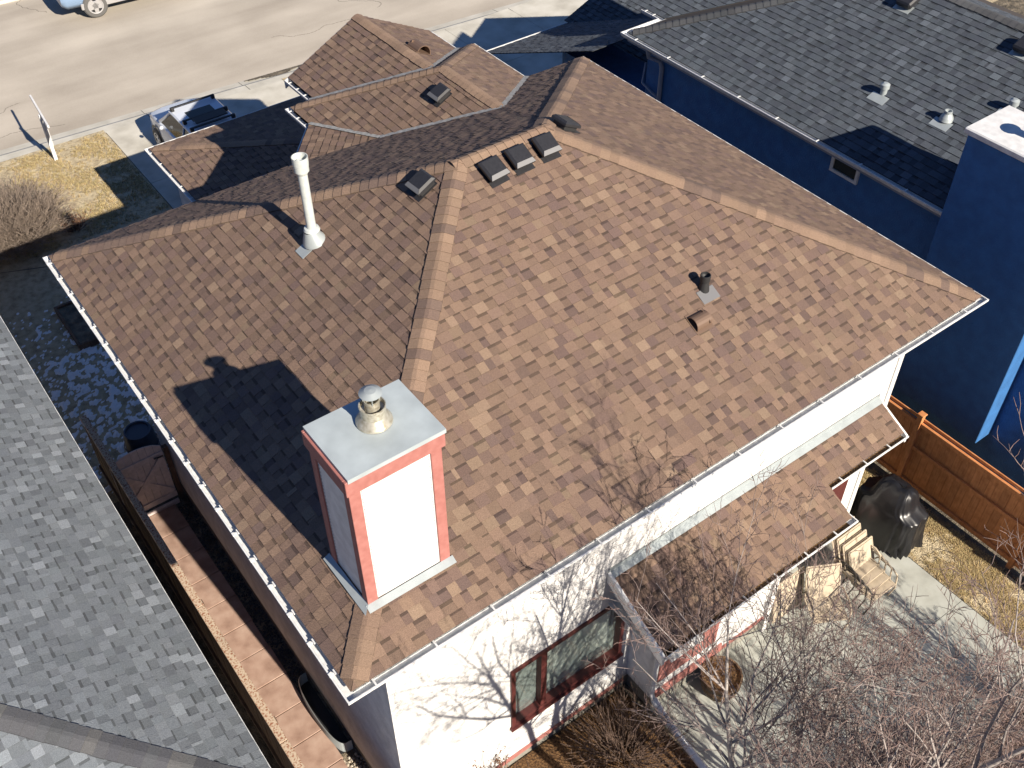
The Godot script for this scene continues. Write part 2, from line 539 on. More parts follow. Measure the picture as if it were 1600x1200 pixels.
func deck(called: String, polys: Array, parent: Node) -> MeshInstance3D:
	var m := MB.new()
	for p in polys:
		var n := Vector3.ZERO
		for k in range(1, p.size() - 1): n += (p[k] - p[0]).cross(p[k + 1] - p[0])
		n = n.normalized()
		var q := PackedVector2Array()
		for x in p: q.append(Vector2(x.x, x.z))
		var ids := Geometry2D.triangulate_polygon(q)
		var dn := (n if n.y > 0 else -n) * 0.011
		for k in range(0, ids.size(), 3):
			var a: Vector3 = p[ids[k]] - dn
			var b: Vector3 = p[ids[k + 1]] - dn
			var d: Vector3 = p[ids[k + 2]] - dn
			if (b - a).cross(d - a).y < 0: m.tri(a, d, b)
			else: m.tri(a, b, d)
	return put(m, called, M.deck, parent)

const GUTTER := [Vector2(-0.13, 0), Vector2(-0.13, -0.09), Vector2(-0.03, -0.09), Vector2(0, -0.03), Vector2(0, 0), Vector2(-0.018, 0), Vector2(-0.018, -0.01), Vector2(-0.012, -0.03), Vector2(-0.036, -0.056), Vector2(-0.12, -0.056), Vector2(-0.12, 0)]

# gutter along the outer edge a-b with its hangers
func gutter(parent: Node, a: Vector3, b: Vector3, out: Vector3, ma := 1.0, mb := 1.0, gap := 0.61, m: Material = null, clips := false) -> void:
	if m == null: m = M.white_metal
	var g := MB.new()
	g.sweep(GUTTER, a, b, out, ma, mb)
	var gi := put(g, "gutter", m, parent)
	if gap <= 0: return
	var t := (b - a).normalized()
	var s := gap * 0.45
	var bs := Basis(out, Vector3.UP, out.cross(Vector3.UP))
	while s < (b - a).length():
		var k := MB.new()
		var p := a + t * s
		k.box(p + out * -0.058 + Vector3(0, 0.0, 0), Vector3(0.118, 0.012, 0.022), bs)
		if clips:
			k.box(p + out * -0.085 + Vector3(0, 0.014, 0), Vector3(0.05, 0.02, 0.07), bs)
			k.box(p + out * -0.01 + Vector3(0, 0.008, 0), Vector3(0.03, 0.014, 0.05), bs)
		put(k, "hanger", m, gi)
		s += gap

func slope_basis(nn: Vector3, down: Vector3) -> Basis:
	# x across the slope, y out of the roof, z down the slope
	var z := (down - nn * down.dot(nn)).normalized()
	return Basis(nn.cross(z), nn, z)

func box_vent(house: Node, at: Vector3, b: Basis, turn := 0.0) -> void:
	b = b * Basis(Vector3.UP, turn)
	# hood: a low hipped lid over the throat
	var m := MB.new()
	var w := 0.16
	var rings := []
	for q in [[w, 0.085], [w, 0.12], [w - 0.03, 0.15]]:
		var r := []
		for s in [[-1, -1], [1, -1], [1, 1], [-1, 1]]:
			r.append(at + b * Vector3(s[0] * q[0], q[1], s[1] * q[0] - (0.03 if q[1] > 0.14 and s[1] > 0 else 0.0)))
		rings.append(r)
	for k in 2:
		for i in 4: m.oquad(at + b.y * 0.09, rings[k][i], rings[k][(i + 1) % 4], rings[k + 1][(i + 1) % 4], rings[k + 1][i])
	m.oquad(at, rings[2][0], rings[2][1], rings[2][2], rings[2][3])
	m.oquad(at + b.y, rings[0][0], rings[0][1], rings[0][2], rings[0][3])
	var o := put(m, "box_vent", M.vent, house)
	m = MB.new()
	m.box(at + b.y * 0.016 + b.z * 0.03, Vector3(0.31, 0.006, 0.36), b)
	put(m, "flange", M.vent, o)
	m = MB.new()
	m.box(at + b.y * 0.06, Vector3(0.25, 0.1, 0.25), b)
	put(m, "throat", M.rubber, o)
	m = MB.new()
	var lift3 := b.y * 0.003 + b.z * 0.003
	m.oquad(at, rings[1][3] + lift3, rings[1][2] + lift3, rings[2][2] + lift3, rings[2][3] + lift3)
	put(m, "front_lip", M.vent_edge, o)

# ---------------------------------------------------------------- the brown roofed house
func P(x: float, y: float, z: float) -> Vector3:
	return Vector3(x, y, z)

func brown_house() -> void:
	var o := thing("brown_roofed_house", "white house with brown shingled hip roof, red trimmed chimney and white gutters", "house", P(5.5, 0, -5))
	var tabs := []
	var e := 0.085
	var rise := S * D / 2
	var A := P(D / 2, H + rise, -D / 2)
	var B := P(W - D / 2, H + rise, -D / 2)
	var ye := H + S * e
	var nl := P(-S, 1, 0).normalized()
	var nr := P(S, 1, 0).normalized()
	var nf := P(0, 1, -S).normalized()
	var nb := P(0, 1, S).normalized()
	var N_ := P(e, ye, -e)
	var R_ := P(W - e, ye, -e)
	var L_ := P(e, ye, -D + e)
	var F_ := P(W - e, ye, -D + e)
	# the front wing, its little gable and the slanted corner at the entrance
	var xl := 5.2
	var xr := 9.57
	var xm := (xl + xr) / 2
	var zf := -11.33
	var peak := P(xm, H + S * (xm - xl), zf + (xm - xl))
	var into := P(xm, peak.y, -D + (xm - xl))
	var Mj := P(5.85, H + S * 0.65, -D + 0.65)
	var ML := P(xl + e, H + S * e, zf + e)
	var MR := P(xr - e, H + S * e, zf + e)
	var inner := P(xl + e, H + S * e, -10.5)
	var d_end := P(4.4, ye, -D + e)
	var gl := 5.71
	var gr := 9.16
	var gm := (gl + gr) / 2
	var gz := -12.3
	var g_in := P(gm, H + S * (gm - gl), zf + (gm - gl))
	var rear := [N_, R_, B, A]
	var left := [L_, N_, A]
	var right := [R_, F_, B]
	var front := [L_, d_end, Mj, into, P(xr, H, -D), F_, B, A]
	var mr := deck("main_roof", [rear, left, right, front], o)
	shingle_plane(tabs, mr, rear, N_, R_, BROWN)
	shingle_plane(tabs, mr, left, L_, N_, BROWN)
	shingle_plane(tabs, mr, right, R_, F_, BROWN)
	shingle_plane(tabs, mr, front, F_, L_, BROWN)
	var wl := [ML, inner, Mj, into, peak]
	var wr := [MR, peak, into, P(xr - e, H + S * e, -D)]
	var wf := [ML, peak, MR, P(gr, H, zf), g_in, P(gl, H, zf)]
	var diag := [d_end, Mj, inner]
	var fr := deck("front_wing_roof", [wl, wr, wf, diag], o)
	shingle_plane(tabs, fr, wl, ML, inner, BROWN)
	shingle_plane(tabs, fr, wr, MR, wr[3], BROWN)
	shingle_plane(tabs, fr, wf, MR, ML, BROWN)
	shingle_plane(tabs, fr, diag, inner, d_end, BROWN)
	var gpl := [P(gl + e, ye, gz), P(gl + e, ye, zf), g_in, P(gm, g_in.y, gz)]
	var gpr := [P(gr - e, ye, gz), P(gm, g_in.y, gz), g_in, P(gr - e, ye, zf)]
	var gb := deck("gable_roof", [gpl, gpr], o)
	shingle_plane(tabs, gb, gpl, gpl[0], gpl[1], BROWN)
	shingle_plane(tabs, gb, gpr, gpr[0], gpr[3], BROWN)
	# low roof round the garage
	var yg := 2.6
	var G := 0.2
	var gc := P(3.65 + e, yg + G * e, -16 + e)
	var top := P(7.65, yg + G * 4.0, -12)
	var gpl2 := [gc, P(3.65 + e, yg + G * e, -10.6), P(6.1, yg + G * 2.45, -10.6), P(6.1, yg + G * 2.45, -12), top]
	var gpf := [gc, top, P(9.3, top.y, -12), P(9.3, gc.y, -16 + e)]
	var gg := deck("garage_roof", [gpl2, gpf], o)
	shingle_plane(tabs, gg, gpl2, gpl2[0], gpl2[1], BROWN)
	shingle_plane(tabs, gg, gpf, gpf[3], gpf[0], BROWN)
	# shed roof over the back addition
	var sy := func(z: float) -> float: return 3.0 + S * (0.75 - z)
	var sh := [P(4.1, sy.call(0.67), 0.67), P(7.86, sy.call(0.67), 0.67), P(7.86, sy.call(0.14), 0.14), P(9.6, sy.call(0.14), 0.14), P(9.6, sy.call(-0.44), -0.44), P(4.1, sy.call(-0.44), -0.44)]
	var sr := deck("back_porch_roof", [sh], o)
	shingle_plane(tabs, sr, sh, sh[0], sh[1], BROWN)
	finish_shingles(tabs)
	# caps: hips first, the ridge over them
	caps(mr, N_, A, nb, nl, CAP)
	caps(mr, R_, B, nb, nr, CAP)
	caps(mr, L_, A, nf, nl, CAP)
	caps(mr, F_, B, nf, nr, CAP)
	caps(mr, A - P(0.1, 0, 0), B + P(0.1, 0, 0), nf, nb, CAP)
	caps(fr, ML, peak, nf, nl, CAP, 0.12)
	caps(fr, MR, peak, nf, nr, CAP, 0.12)
	caps(fr, peak, into, nl, nr, CAP, 0.12)
	caps(gb, P(gm, g_in.y, gz), g_in, nl, nr, CAP, 0.12)
	caps(gg, gc, top, P(0, 1, -G).normalized(), P(-G, 1, 0).normalized(), CAP, 0.12)
	# metal valleys
	for q in [[Mj, into], [P(xr, H, -D), into], [P(gl, H, zf), g_in], [P(gr, H, zf), g_in], [inner, Mj]]:
		var m := MB.new()
		var t: Vector3 = (q[1] - q[0]).normalized()
		var side := t.cross(Vector3.UP).normalized() * 0.05
		m.quad(q[0] - side + P(0, 0.028, 0), q[0] + side + P(0, 0.028, 0), q[1] + side + P(0, 0.028, 0), q[1] - side + P(0, 0.028, 0))
		put(m, "valley_flashing", M.old_metal, fr)
	# gutters
	var X := Vector3.RIGHT
	var Z := Vector3.BACK
	gutter(o, P(0, H, 0), P(W, H, 0), Z, 1, 1, 0.78, M.white_metal)
	gutter(o, P(0, H, -D), P(0, H, 0), -X, 1, 1, 0.47, M.white_metal, true)
	gutter(o, P(W, H, 0), P(W, H, -D), X, 1, 1, 0)
	gutter(o, P(W, H, -D), P(xr, H, -D), -Z, 1, -1, 0)
	gutter(o, P(4.4, H, -D), P(0, H, -D), -Z, 0, 1, 0)
	gutter(o, P(xr, H, -D), P(xr, H, zf), X, -1, 1, 0)
	gutter(o, P(xl, H, zf), P(xl, H, -10.5), -X, 1, 0, 0.3, M.white_metal)
	gutter(o, P(xl, H, -10.5), P(4.4, H, -D), P(-0.765, 0, -0.644), 0, 0, 0)
	gutter(o, P(gl, H, zf), P(xl, H, zf), -Z, -1, 1, 0)
	gutter(o, P(xr, H, zf), P(gr, H, zf), -Z, 1, -1, 0)
	gutter(o, P(gl, H, gz), P(gl, H, zf), -X, 0, -1, 0.3)
	gutter(o, P(gr, H, zf), P(gr, H, gz), X, -1, 0, 0)
	gutter(o, P(3.65, yg, -16), P(3.65, yg, -10.6), -X, 1, 0, 0.55)
	gutter(o, P(9.3, yg, -16), P(3.65, yg, -16), -Z, 0, 1, 0)
	gutter(o, P(4.1, 3.0, 0.75), P(7.93, 3.0, 0.75), Z, 0, 1, 0.62)
	gutter(o, P(7.93, 3.0, 0.75), P(7.93, 3.0, 0.3), X, 1, 0, 0)
	gutter(o, P(7.88, sy.call(0.22), 0.22), P(9.65, sy.call(0.22), 0.22), Z, 0, 0, 0.55)
	bit("gutter_debris", M.mulch, o, P(4.12, 2.93, 0.64), P(7.8, 2.955, 0.725))
	bit("gutter_debris", M.mulch, o, P(7.9, sy.call(0.22) - 0.07, 0.11), P(9.63, sy.call(0.22) - 0.045, 0.195))
	# fascia and soffits
	for q in [[P(0.12, H - 0.2, -D + 0.12), P(0.14, H - 0.01, -0.12)], [P(0.12, H - 0.2, -0.14), P(W - 0.12, H - 0.01, -0.12)], [P(W - 0.14, H - 0.2, -D + 0.12), P(W - 0.12, H - 0.01, -0.12)], [P(0.12, H - 0.2, -D + 0.12), P(4.5, H - 0.01, -D + 0.14)], [P(xr - 0.2, H - 0.2, -D + 0.12), P(W - 0.12, H - 0.01, -D + 0.14)], [P(xl + 0.12, H - 0.2, zf + 0.12), P(xl + 0.14, H - 0.01, -10.4)], [P(xr - 0.14, H - 0.2, zf + 0.12), P(xr - 0.12, H - 0.01, -D)], [P(gl + 0.12, H - 0.2, gz + 0.03), P(gl + 0.14, H - 0.01, zf)], [P(gr - 0.14, H - 0.2, gz + 0.03), P(gr - 0.12, H - 0.01, zf)], [P(3.77, yg - 0.2, -15.86), P(3.79, yg - 0.01, -10.6)], [P(3.77, yg - 0.2, -15.88), P(9.3, yg - 0.01, -15.86)]]:
		bit("fascia", M.white, o, q[0], q[1])
	bit("soffit", M.soffit, o, P(0.14, H - 0.19, -0.86), P(W - 0.14, H - 0.17, -0.14))
	bit("soffit", M.soffit, o, P(0.14, H - 0.19, -D + 0.14), P(0.8, H - 0.17, -0.87))
	bit("soffit", M.soffit, o, P(9.9, H - 0.19, -D + 0.14), P(W - 0.14, H - 0.17, -0.87))
	bit("soffit", M.soffit, o, P(0.81, H - 0.19, -D + 0.14), P(9.89, H - 0.17, -D + 0.9))
	bit("soffit", M.soffit, o, P(xl + 0.14, H - 0.19, zf + 0.14), P(xr - 0.14, H - 0.17, -D + 0.13))
	bit("soffit", M.soffit, o, P(gl + 0.14, H - 0.19, gz + 0.03), P(gr - 0.14, H - 0.17, zf + 0.13))
	# rakes of the gable and the back porch
	for s in [[gl, 1.0], [gr, -1.0]]:
		var m := MB.new()
		m.sweep([Vector2(0, 0), Vector2(0.03, 0), Vector2(0.03, -0.16), Vector2(0, -0.16)], P(s[0], H - 0.01, gz), P(gm, g_in.y - 0.01, gz), P(0, 0, -1))
		put(m, "rake_board", M.white, o)
	var rk := MB.new()
	rk.sweep([Vector2(0, 0.03), Vector2(0.05, 0.03), Vector2(0.05, -0.17), Vector2(0, -0.17)], P(4.1, sy.call(0.73), 0.73), P(4.1, sy.call(-0.44), -0.44), -X)
	put(rk, "rake_board", M.white, o)
	rk = MB.new()
	rk.sweep([Vector2(0, 0.012), Vector2(0.035, 0.012), Vector2(0.035, -0.14), Vector2(0, -0.14)], P(9.6, sy.call(0.2), 0.2), P(9.6, sy.call(-0.44), -0.44), X)
	put(rk, "rake_board", M.white, o)
	bit("fascia", M.white, o, P(4.1, 2.82, 0.6), P(7.8, 3.0, 0.62))
	bit("fascia", M.white, o, P(7.88, sy.call(0.22) - 0.18, 0.07), P(9.6, sy.call(0.22), 0.09))
	bit("soffit", M.soffit, o, P(4.11, 2.83, -0.44), P(7.8, 2.85, 0.59))
	bit("soffit", M.soffit, o, P(7.81, 3.08, -0.44), P(9.58, 3.1, 0.065))
	# flashing where the porch roof meets the wall
	var fl := MB.new()
	var fy: float = sy.call(-0.44)
	fl.quad(P(4.07, sy.call(-0.35) + 0.024, -0.35), P(9.62, sy.call(-0.35) + 0.024, -0.35), P(9.62, fy + 0.02, -0.435), P(4.07, fy + 0.02, -0.435))
	fl.quad(P(4.07, fy + 0.02, -0.435), P(9.62, fy + 0.02, -0.435), P(9.62, fy + 0.1, -0.438), P(4.07, fy + 0.1, -0.438))
	put(fl, "step_flashing", M.galv, o)
	house_walls(o)
	chimney(o)
	# vents
	var sb := slope_basis(nb, Vector3.BACK)
	for q in [[5.12, -4.46, 0.08], [5.57, -4.48, 0.02], [6.04, -4.49, 0.0]]:
		box_vent(o, P(q[0], H - S * q[1], q[1]), sb, q[2])
	box_vent(o, P(4.27, H + S * 4.27, -4.86), slope_basis(nl, Vector3.LEFT), 0.04)
	box_vent(o, P(6.68, H + S * (W - 6.68), -4.86), slope_basis(nr, Vector3.RIGHT))
	box_vent(o, P(6.98, H + S * (6.98 - xl), -8.6), slope_basis(nl, Vector3.LEFT))
	half_round_vent(o, P(7.78, H + S * (gr - 7.78), -10.6), slope_basis(nr, Vector3.RIGHT), M.bronze, 0.16)
	half_round_vent(o, P(6.47, H + S * 1.62, -1.62), slope_basis(nb, Vector3.BACK), M.bronze, 0.12)
	# vent stack with a hub on top
	var at := P(6.85, H + S * 1.95, -1.95)
	var m := MB.new()
	m.lathe([Vector2(0.085, -0.05), Vector2(0.07, 0.06), Vector2(0.058, 0.14), Vector2(0.072, 0.16), Vector2(0.074, 0.25), Vector2(0.064, 0.255), Vector2(0.058, 0.22), Vector2(0.0, 0.16)], at, 16)
	var st := put(m, "plumbing_stack", M.rubber, o)
	m = MB.new()
	m.box(at + sb.y * 0.018 + sb.z * 0.1, Vector3(0.3, 0.006, 0.2), sb)
	put(m, "flashing_plate", M.vent_edge, st)
	# tall white furnace pipe
	var pb := P(2.86, H + S * 2.86, -5.54)
	m = MB.new()
	m.lathe([Vector2(0.066, -0.1), Vector2(0.066, 1.18)], pb, 20)
	var pipe := put(m, "furnace_pipe", M.pipe, o)
	m = MB.new()
	m.lathe([Vector2(0.07, 1.1), Vector2(0.085, 1.14), Vector2(0.1, 1.15), Vector2(0.1, 1.22), Vector2(0.104, 1.225), Vector2(0.104, 1.25), Vector2(0.108, 1.255), Vector2(0.108, 1.36), Vector2(0.098, 1.36), Vector2(0.096, 1.26), Vector2(0.06, 1.24), Vector2(0.05, 1.3), Vector2(0.0, 1.3)], pb, 20)
	put(m, "pipe_collar", M.pipe, pipe)
	m = MB.new()
	m.lathe([Vector2(0.068, 0.26), Vector2(0.1, 0.25), Vector2(0.115, 0.215), Vector2(0.07, 0.21)], pb, 20)
	put(m, "storm_collar", M.pipe, pipe)
	m = MB.new()
	var lb := slope_basis(nl, Vector3.LEFT)
	m.lathe([Vector2(0.17, 0.0), Vector2(0.16, 0.03), Vector2(0.085, 0.2)], pb + lb.y * 0.012 - lb.z * 0.02, 20, Basis(lb.x, (lb.y + Vector3.UP).normalized(), lb.z).orthonormalized())
	put(m, "flashing_cone", M.galv, pipe)
	m = MB.new()
	m.box(pb + lb.y * 0.016 + lb.z * 0.12, Vector3(0.22, 0.006, 0.3), lb)
	put(m, "flashing_plate", M.galv, pipe)

func half_round_vent(house: Node, at: Vector3, b: Basis, mt: Material, r: float) -> void:
	# a half barrel hood whose open end looks down the slope
	var m := MB.new()
	var prev := []
	for k in 11:
		var a := PI * k / 10.0
		var d := b.z * -cos(a) * r + b.y * (sin(a) * r * 1.05)
		var ring := [at + d - b.x * r * 1.1, at + d + b.x * r * 1.1, at + d * 0.9 + b.x * r * 1.1, at + d * 0.9 - b.x * r * 1.1]
		if k > 0:
			m.oquad(at, prev[0], prev[1], ring[1], ring[0])
			m.oquad(at + b.y * 2, prev[2], prev[3], ring[3], ring[2])
			m.oquad(at - b.x, prev[1], prev[2], ring[2], ring[1])
			m.oquad(at + b.x, prev[0], prev[3], ring[3], ring[0])
		prev = ring
	var h := put(m, "half_round_vent", mt, house)
	m = MB.new()
	m.box(at + b.y * 0.018, Vector3(r * 2.5, 0.006, r * 2.6), b)
	put(m, "flange", mt, h)
	m = MB.new()
	m.box(at + b.x * r * 0.7 + b.y * r * 0.45, Vector3(0.01, r * 0.9, r * 1.7), b)
	put(m, "back_plate", mt, h)

func house_walls(o: Node) -> void:
	var zr := -0.45
	var xl := 0.65
	var xr := 9.9
	var top := H - 0.19
	var y0 := 0.32
	# rear wall round the window
	var wx0 := 2.42
	var wx1 := 4.48
	var wy0 := 1.22
	var wy1 := 2.74
	var m := MB.new()
	for q in [[xl, wx0, y0, top], [wx1, xr, y0, top], [wx0, wx1, y0, wy0], [wx0, wx1, wy1, top]]:
		m.slab(P(q[0], q[2], zr - 0.25), P(q[1], q[3], zr))
	put(m, "rear_wall", M.stucco, o)
	bit("side_wall", M.stucco, o, P(xl, y0, -D + 0.5), P(xl + 0.25, top, zr - 0.252))
	bit("side_wall", M.stucco, o, P(xr - 0.25, y0, -D + 0.5), P(xr, top, zr - 0.252))
	bit("front_wall", M.stucco, o, P(xl + 0.26, 0, -D + 0.5), P(xr - 0.26, top, -D + 0.75))
	bit("wing_wall", M.stucco, o, P(5.62, 0, -10.9), P(9.15, top, -D + 0.49))
	bit("wing_wall", M.stucco, o, P(6.12, 0, -11.9), P(8.75, H + 0.1, -10.91))
	bit("garage_wall", M.stucco, o, P(4.05, 0, -15.6), P(4.25, yg_top(), -10.0))
	bit("garage_wall", M.stucco, o, P(4.26, 0, -15.6), P(9.0, yg_top(), -15.4))
	bit("garage_wall", M.stucco, o, P(9.01, 0, -15.6), P(9.2, yg_top() + 0.0, -9.1))
	bit("foundation", M.foundation, o, P(xl + 0.02, 0, -D + 0.52), P(xr - 0.02, y0 - 0.003, zr - 0.02))
	bit("base_trim", M.red, o, P(xl, y0 - 0.07, zr + 0.003), P(4.62, y0, zr + 0.03))
	bit("base_trim", M.red, o, P(8.3, 0.2, zr + 0.003), P(xr, y0, zr + 0.03))
	bit("corner_strip", M.white, o, P(xr - 0.09, y0, zr + 0.002), P(xr + 0.02, top - 0.01, zr + 0.022))
	bit("corner_strip", M.white, o, P(xl - 0.012, y0, zr + 0.002), P(xl + 0.05, top - 0.01, zr + 0.012))
	window(o, wx0, wx1, wy0, wy1, zr, 0.52)
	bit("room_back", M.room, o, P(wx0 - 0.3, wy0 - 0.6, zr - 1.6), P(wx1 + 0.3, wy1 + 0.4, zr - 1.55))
	# back addition under the porch roof
	var ax0 := 4.68
	var ax1 := 7.15
	var az := 0.14
	bit("addition_wall", M.white, o, P(ax0, 0.4, zr + 0.002), P(ax0 + 0.15, 3.2, az - 0.002))
	m = MB.new()
	for q in [[ax0, 4.95, 0.4, 2.83], [5.95, ax1, 0.4, 2.83], [4.95, 5.95, 0.4, 1.35], [4.95, 5.95, 2.35, 2.83]]:
		m.slab(P(q[0], q[2], az - 0.15), P(q[1], q[3], az))
	put(m, "addition_wall", M.stucco, o)
	bit("addition_wall", M.stucco, o, P(ax1 - 0.15, 0.4, zr + 0.002), P(ax1, 2.83, az - 0.152))
	bit("foundation", M.foundation, o, P(ax0 + 0.05, 0, zr), P(ax1 - 0.02, 0.398, az - 0.03))
	bit("base_trim", M.red, o, P(ax0, 0.4, az + 0.003), P(6.15, 0.62, az + 0.03))
	bit("base_trim", M.red, o, P(6.15, 0.4, az + 0.003), P(ax1, 0.47, az + 0.025))
	bit("red_panel", M.red, o, P(ax0 + 0.06, 0.86, az + 0.003), P(5.96, 1.34, az + 0.02))
	bit("red_panel", M.red, o, P(5.6, 1.36, az + 0.003), P(5.98, 2.7, az + 0.02))
	window(o, 4.95, 5.58, 1.37, 2.33, az, 0.0, M.white)
	bit("corner_post", M.white, o, P(ax1 - 0.02, 0.05, az - 0.02), P(ax1 + 0.08, 2.83, az + 0.06))
	# red framed door behind the corner of the porch
	bit("back_door", M.window_red, o, P(8.55, 0.25, zr + 0.003), P(9.45, 2.3, zr + 0.05))
	# downspout from the porch gutter
	m = MB.new()
	m.tube([P(4.3, 2.9, 0.68), P(4.38, 2.75, 0.62), P(4.58, 2.55, 0.25), P(4.6, 2.4, 0.2), P(4.6, 0.75, 0.2), P(4.62, 0.6, 0.24)], [0.04, 0.04, 0.04, 0.04, 0.04, 0.04], 8)
	var ds := put(m, "downspout", M.white_metal, o)
	m = MB.new()
	m.tube([P(4.62, 0.62, 0.24), P(4.64, 0.4, 0.55), P(4.66, 0.1, 1.7)], [0.06, 0.06, 0.06], 8)
	put(m, "downspout_extension", M.white_metal, ds)

func yg_top() -> float:
	return 2.54

# frame, mullion and two panes set in a wall opening that looks along +z
func window(o: Node, x0: float, x1: float, y0: float, y1: float, z: float, split: float, mf: Material = null) -> void:
	if mf == null: mf = M.window_red
	var w := 0.07
	var m := MB.new()
	m.slab(P(x0, y0, z - 0.14), P(x1, y0 + w, z + 0.03))
	m.slab(P(x0, y1 - w, z - 0.14), P(x1, y1, z + 0.03))
	m.slab(P(x0, y0 + w, z - 0.14), P(x0 + w, y1 - w, z + 0.03))
	m.slab(P(x1 - w, y0 + w, z - 0.14), P(x1, y1 - w, z + 0.03))
	var f := put(m, "window", mf, o)
	if split > 0:
		bit("mullion", mf, f, P(x0 + split, y0 + w, z - 0.12), P(x0 + split + 0.1, y1 - w, z + 0.02))
		bit("pane", M.glass, f, P(x0 + w, y0 + w, z - 0.09), P(x0 + split, y1 - w, z - 0.084))
		bit("pane", M.glass, f, P(x0 + split + 0.1, y0 + w, z - 0.09), P(x1 - w, y1 - w, z - 0.084))
		bit("curtain", M.curtain, f, P(x0 + split + 0.1, y0 + w, z - 0.24), P(x1 - w, y1 - w, z - 0.22))
	else:
		bit("pane", M.glass, f, P(x0 + w, y0 + w, z - 0.09), P(x1 - w, y1 - w, z - 0.084))
		bit("curtain", M.room, f, P(x0 + w, y0 + w, z - 0.24), P(x1 - w, y1 - w, z - 0.22))
	bit("sill", mf, f, P(x0 - 0.02, y0 - 0.06, z + 0.002), P(x1 + 0.02, y0 - 0.002, z + 0.06))

func chimney(o: Node) -> void:
	var x0 := 0.70
	var x1 := 1.78
	var z0 := -1.50
	var z1 := -0.69
	var top := 7.66
	var c := bit("chimney", M.white, o, P(x0 + 0.02, 5.3, z0 + 0.02), P(x1 - 0.02, top, z1 - 0.02))
	tag(c, "square white chimney with red corner boards and pale metal cap")
	# red boards on the corners and round the top
	for cx in [x0, x1]:
		for cz in [z0, z1]:
			var sx := 1.0 if cx == x0 else -1.0
			var sz := 1.0 if cz == z0 else -1.0
			var m := MB.new()
			var lo := P(minf(cx, cx + sx * 0.13), 5.3, minf(cz, cz + sz * 0.022))
			var hi := P(maxf(cx, cx + sx * 0.13), top - 0.21, maxf(cz, cz + sz * 0.022))
			m.rbox((lo + hi) / 2, hi - lo, 0.004)
			lo = P(minf(cx, cx + sx * 0.022), 5.3, minf(cz + sz * 0.024, cz + sz * 0.12))
			hi = P(maxf(cx, cx + sx * 0.022), top - 0.21, maxf(cz + sz * 0.024, cz + sz * 0.12))
			m.rbox((lo + hi) / 2, hi - lo, 0.004)
			put(m, "corner_board", M.red, c)
	for q in [[P(x0 - 0.03, top - 0.205, z1 - 0.01), P(x1 + 0.035, top + 0.005, z1 + 0.03)], [P(x0 - 0.03, top - 0.205, z0 - 0.03), P(x1 + 0.035, top + 0.005, z0 + 0.01)], [P(x0 - 0.032, top - 0.204, z0 + 0.012), P(x0 + 0.008, top + 0.004, z1 - 0.012)], [P(x1 - 0.008, top - 0.204, z0 + 0.012), P(x1 + 0.032, top + 0.004, z1 - 0.012)]]:
		bit("band_board", M.red, c, q[0], q[1], 0.005)
	# nail heads down the edges of the panels
	for q in [[x0 + 0.15, z1], [x1 - 0.15, z1]]:
		var nm := MB.new()
		var y := 5.62
		while y < top - 0.24:
			nm.box(P(q[0], y, q[1] - 0.018), Vector3(0.012, 0.02, 0.006))
			y += 0.055
		put(nm, "nail_row", M.galv, c)
	for zz in [z0 + 0.14, z1 - 0.14]:
		var nm := MB.new()
		var y := 5.62
		while y < top - 0.24:
			nm.box(P(x0 + 0.018, y, zz), Vector3(0.006, 0.02, 0.012))
			y += 0.055
		put(nm, "nail_row", M.galv, c)
	# pale metal lid, a little raised in the middle
	var m2 := MB.new()
	var a := [P(x0 + 0.0, top + 0.045, z0 - 0.035), P(x1 + 0.045, top + 0.045, z0 - 0.035), P(x1 + 0.045, top + 0.045, z1 + 0.04), P(x0 + 0.0, top + 0.045, z1 + 0.04)]
	var mid := P((x0 + x1) / 2, top + 0.049, (z0 + z1) / 2)
	for k in 4:
		var p: Vector3 = a[k]
		var q: Vector3 = a[(k + 1) % 4]
		if (mid - p).cross(q - p).y > 0: m2.tri(p, mid, q)
		else: m2.tri(p, q, mid)
		m2.oquad(mid - P(0, 0.1, 0), p, q, q - P(0, 0.055, 0), p - P(0, 0.055, 0))
	put(m2, "metal_cap", M.metal_cap, c)
	var fp := P(1.31, top + 0.055, -1.17)
	m2 = MB.new()
	m2.lathe([Vector2(0.19, 0.0), Vector2(0.188, 0.02), Vector2(0.15, 0.075), Vector2(0.132, 0.1), Vector2(0.13, 0.2), Vector2(0.137, 0.205), Vector2(0.137, 0.225), Vector2(0.128, 0.225), Vector2(0.12, 0.17), Vector2(0.08, 0.16)], fp, 28)
	var fl := put(m2, "flue", M.flue, c)
	m2 = MB.new()
	m2.lathe([Vector2(0.078, 0.14), Vector2(0.078, 0.3), Vector2(0.07, 0.3), Vector2(0.06, 0.2), Vector2(0, 0.2)], fp, 24)
	put(m2, "inner_pipe", M.flue, fl)
	m2 = MB.new()
	m2.lathe([Vector2(0.115, 0.385), Vector2(0.118, 0.39), Vector2(0.06, 0.425), Vector2(0.0, 0.435)], fp, 24)
	m2.lathe([Vector2(0.0, 0.38), Vector2(0.115, 0.383)], fp, 24)
	put(m2, "rain_cap", M.galv, fl)
	for k in 4:
		var an := TAU * k / 4 + 0.4
		m2 = MB.new()
		m2.tube([fp + P(cos(an) * 0.078, 0.28, sin(an) * 0.078), fp + P(cos(an) * 0.1, 0.388, sin(an) * 0.1)], [0.006, 0.006], 5)
		put(m2, "cap_leg", M.galv, fl)
	# flashing skirt on the roof round the foot
	m2 = MB.new()
	var w := 0.085
	var yr := func(z: float) -> float: return H - S * z + 0.045
	m2.quad(P(x0 - 0.03, yr.call(z1 + w), z1 + w), P(x1 + 0.03, yr.call(z1 + w), z1 + w), P(x1 + 0.03, yr.call(z1), z1), P(x0 - 0.03, yr.call(z1), z1))
	put(m2, "front_flashing", M.galv, c)
	m2 = MB.new()
	var yl := func(x: float) -> float: return H + S * x + 0.045
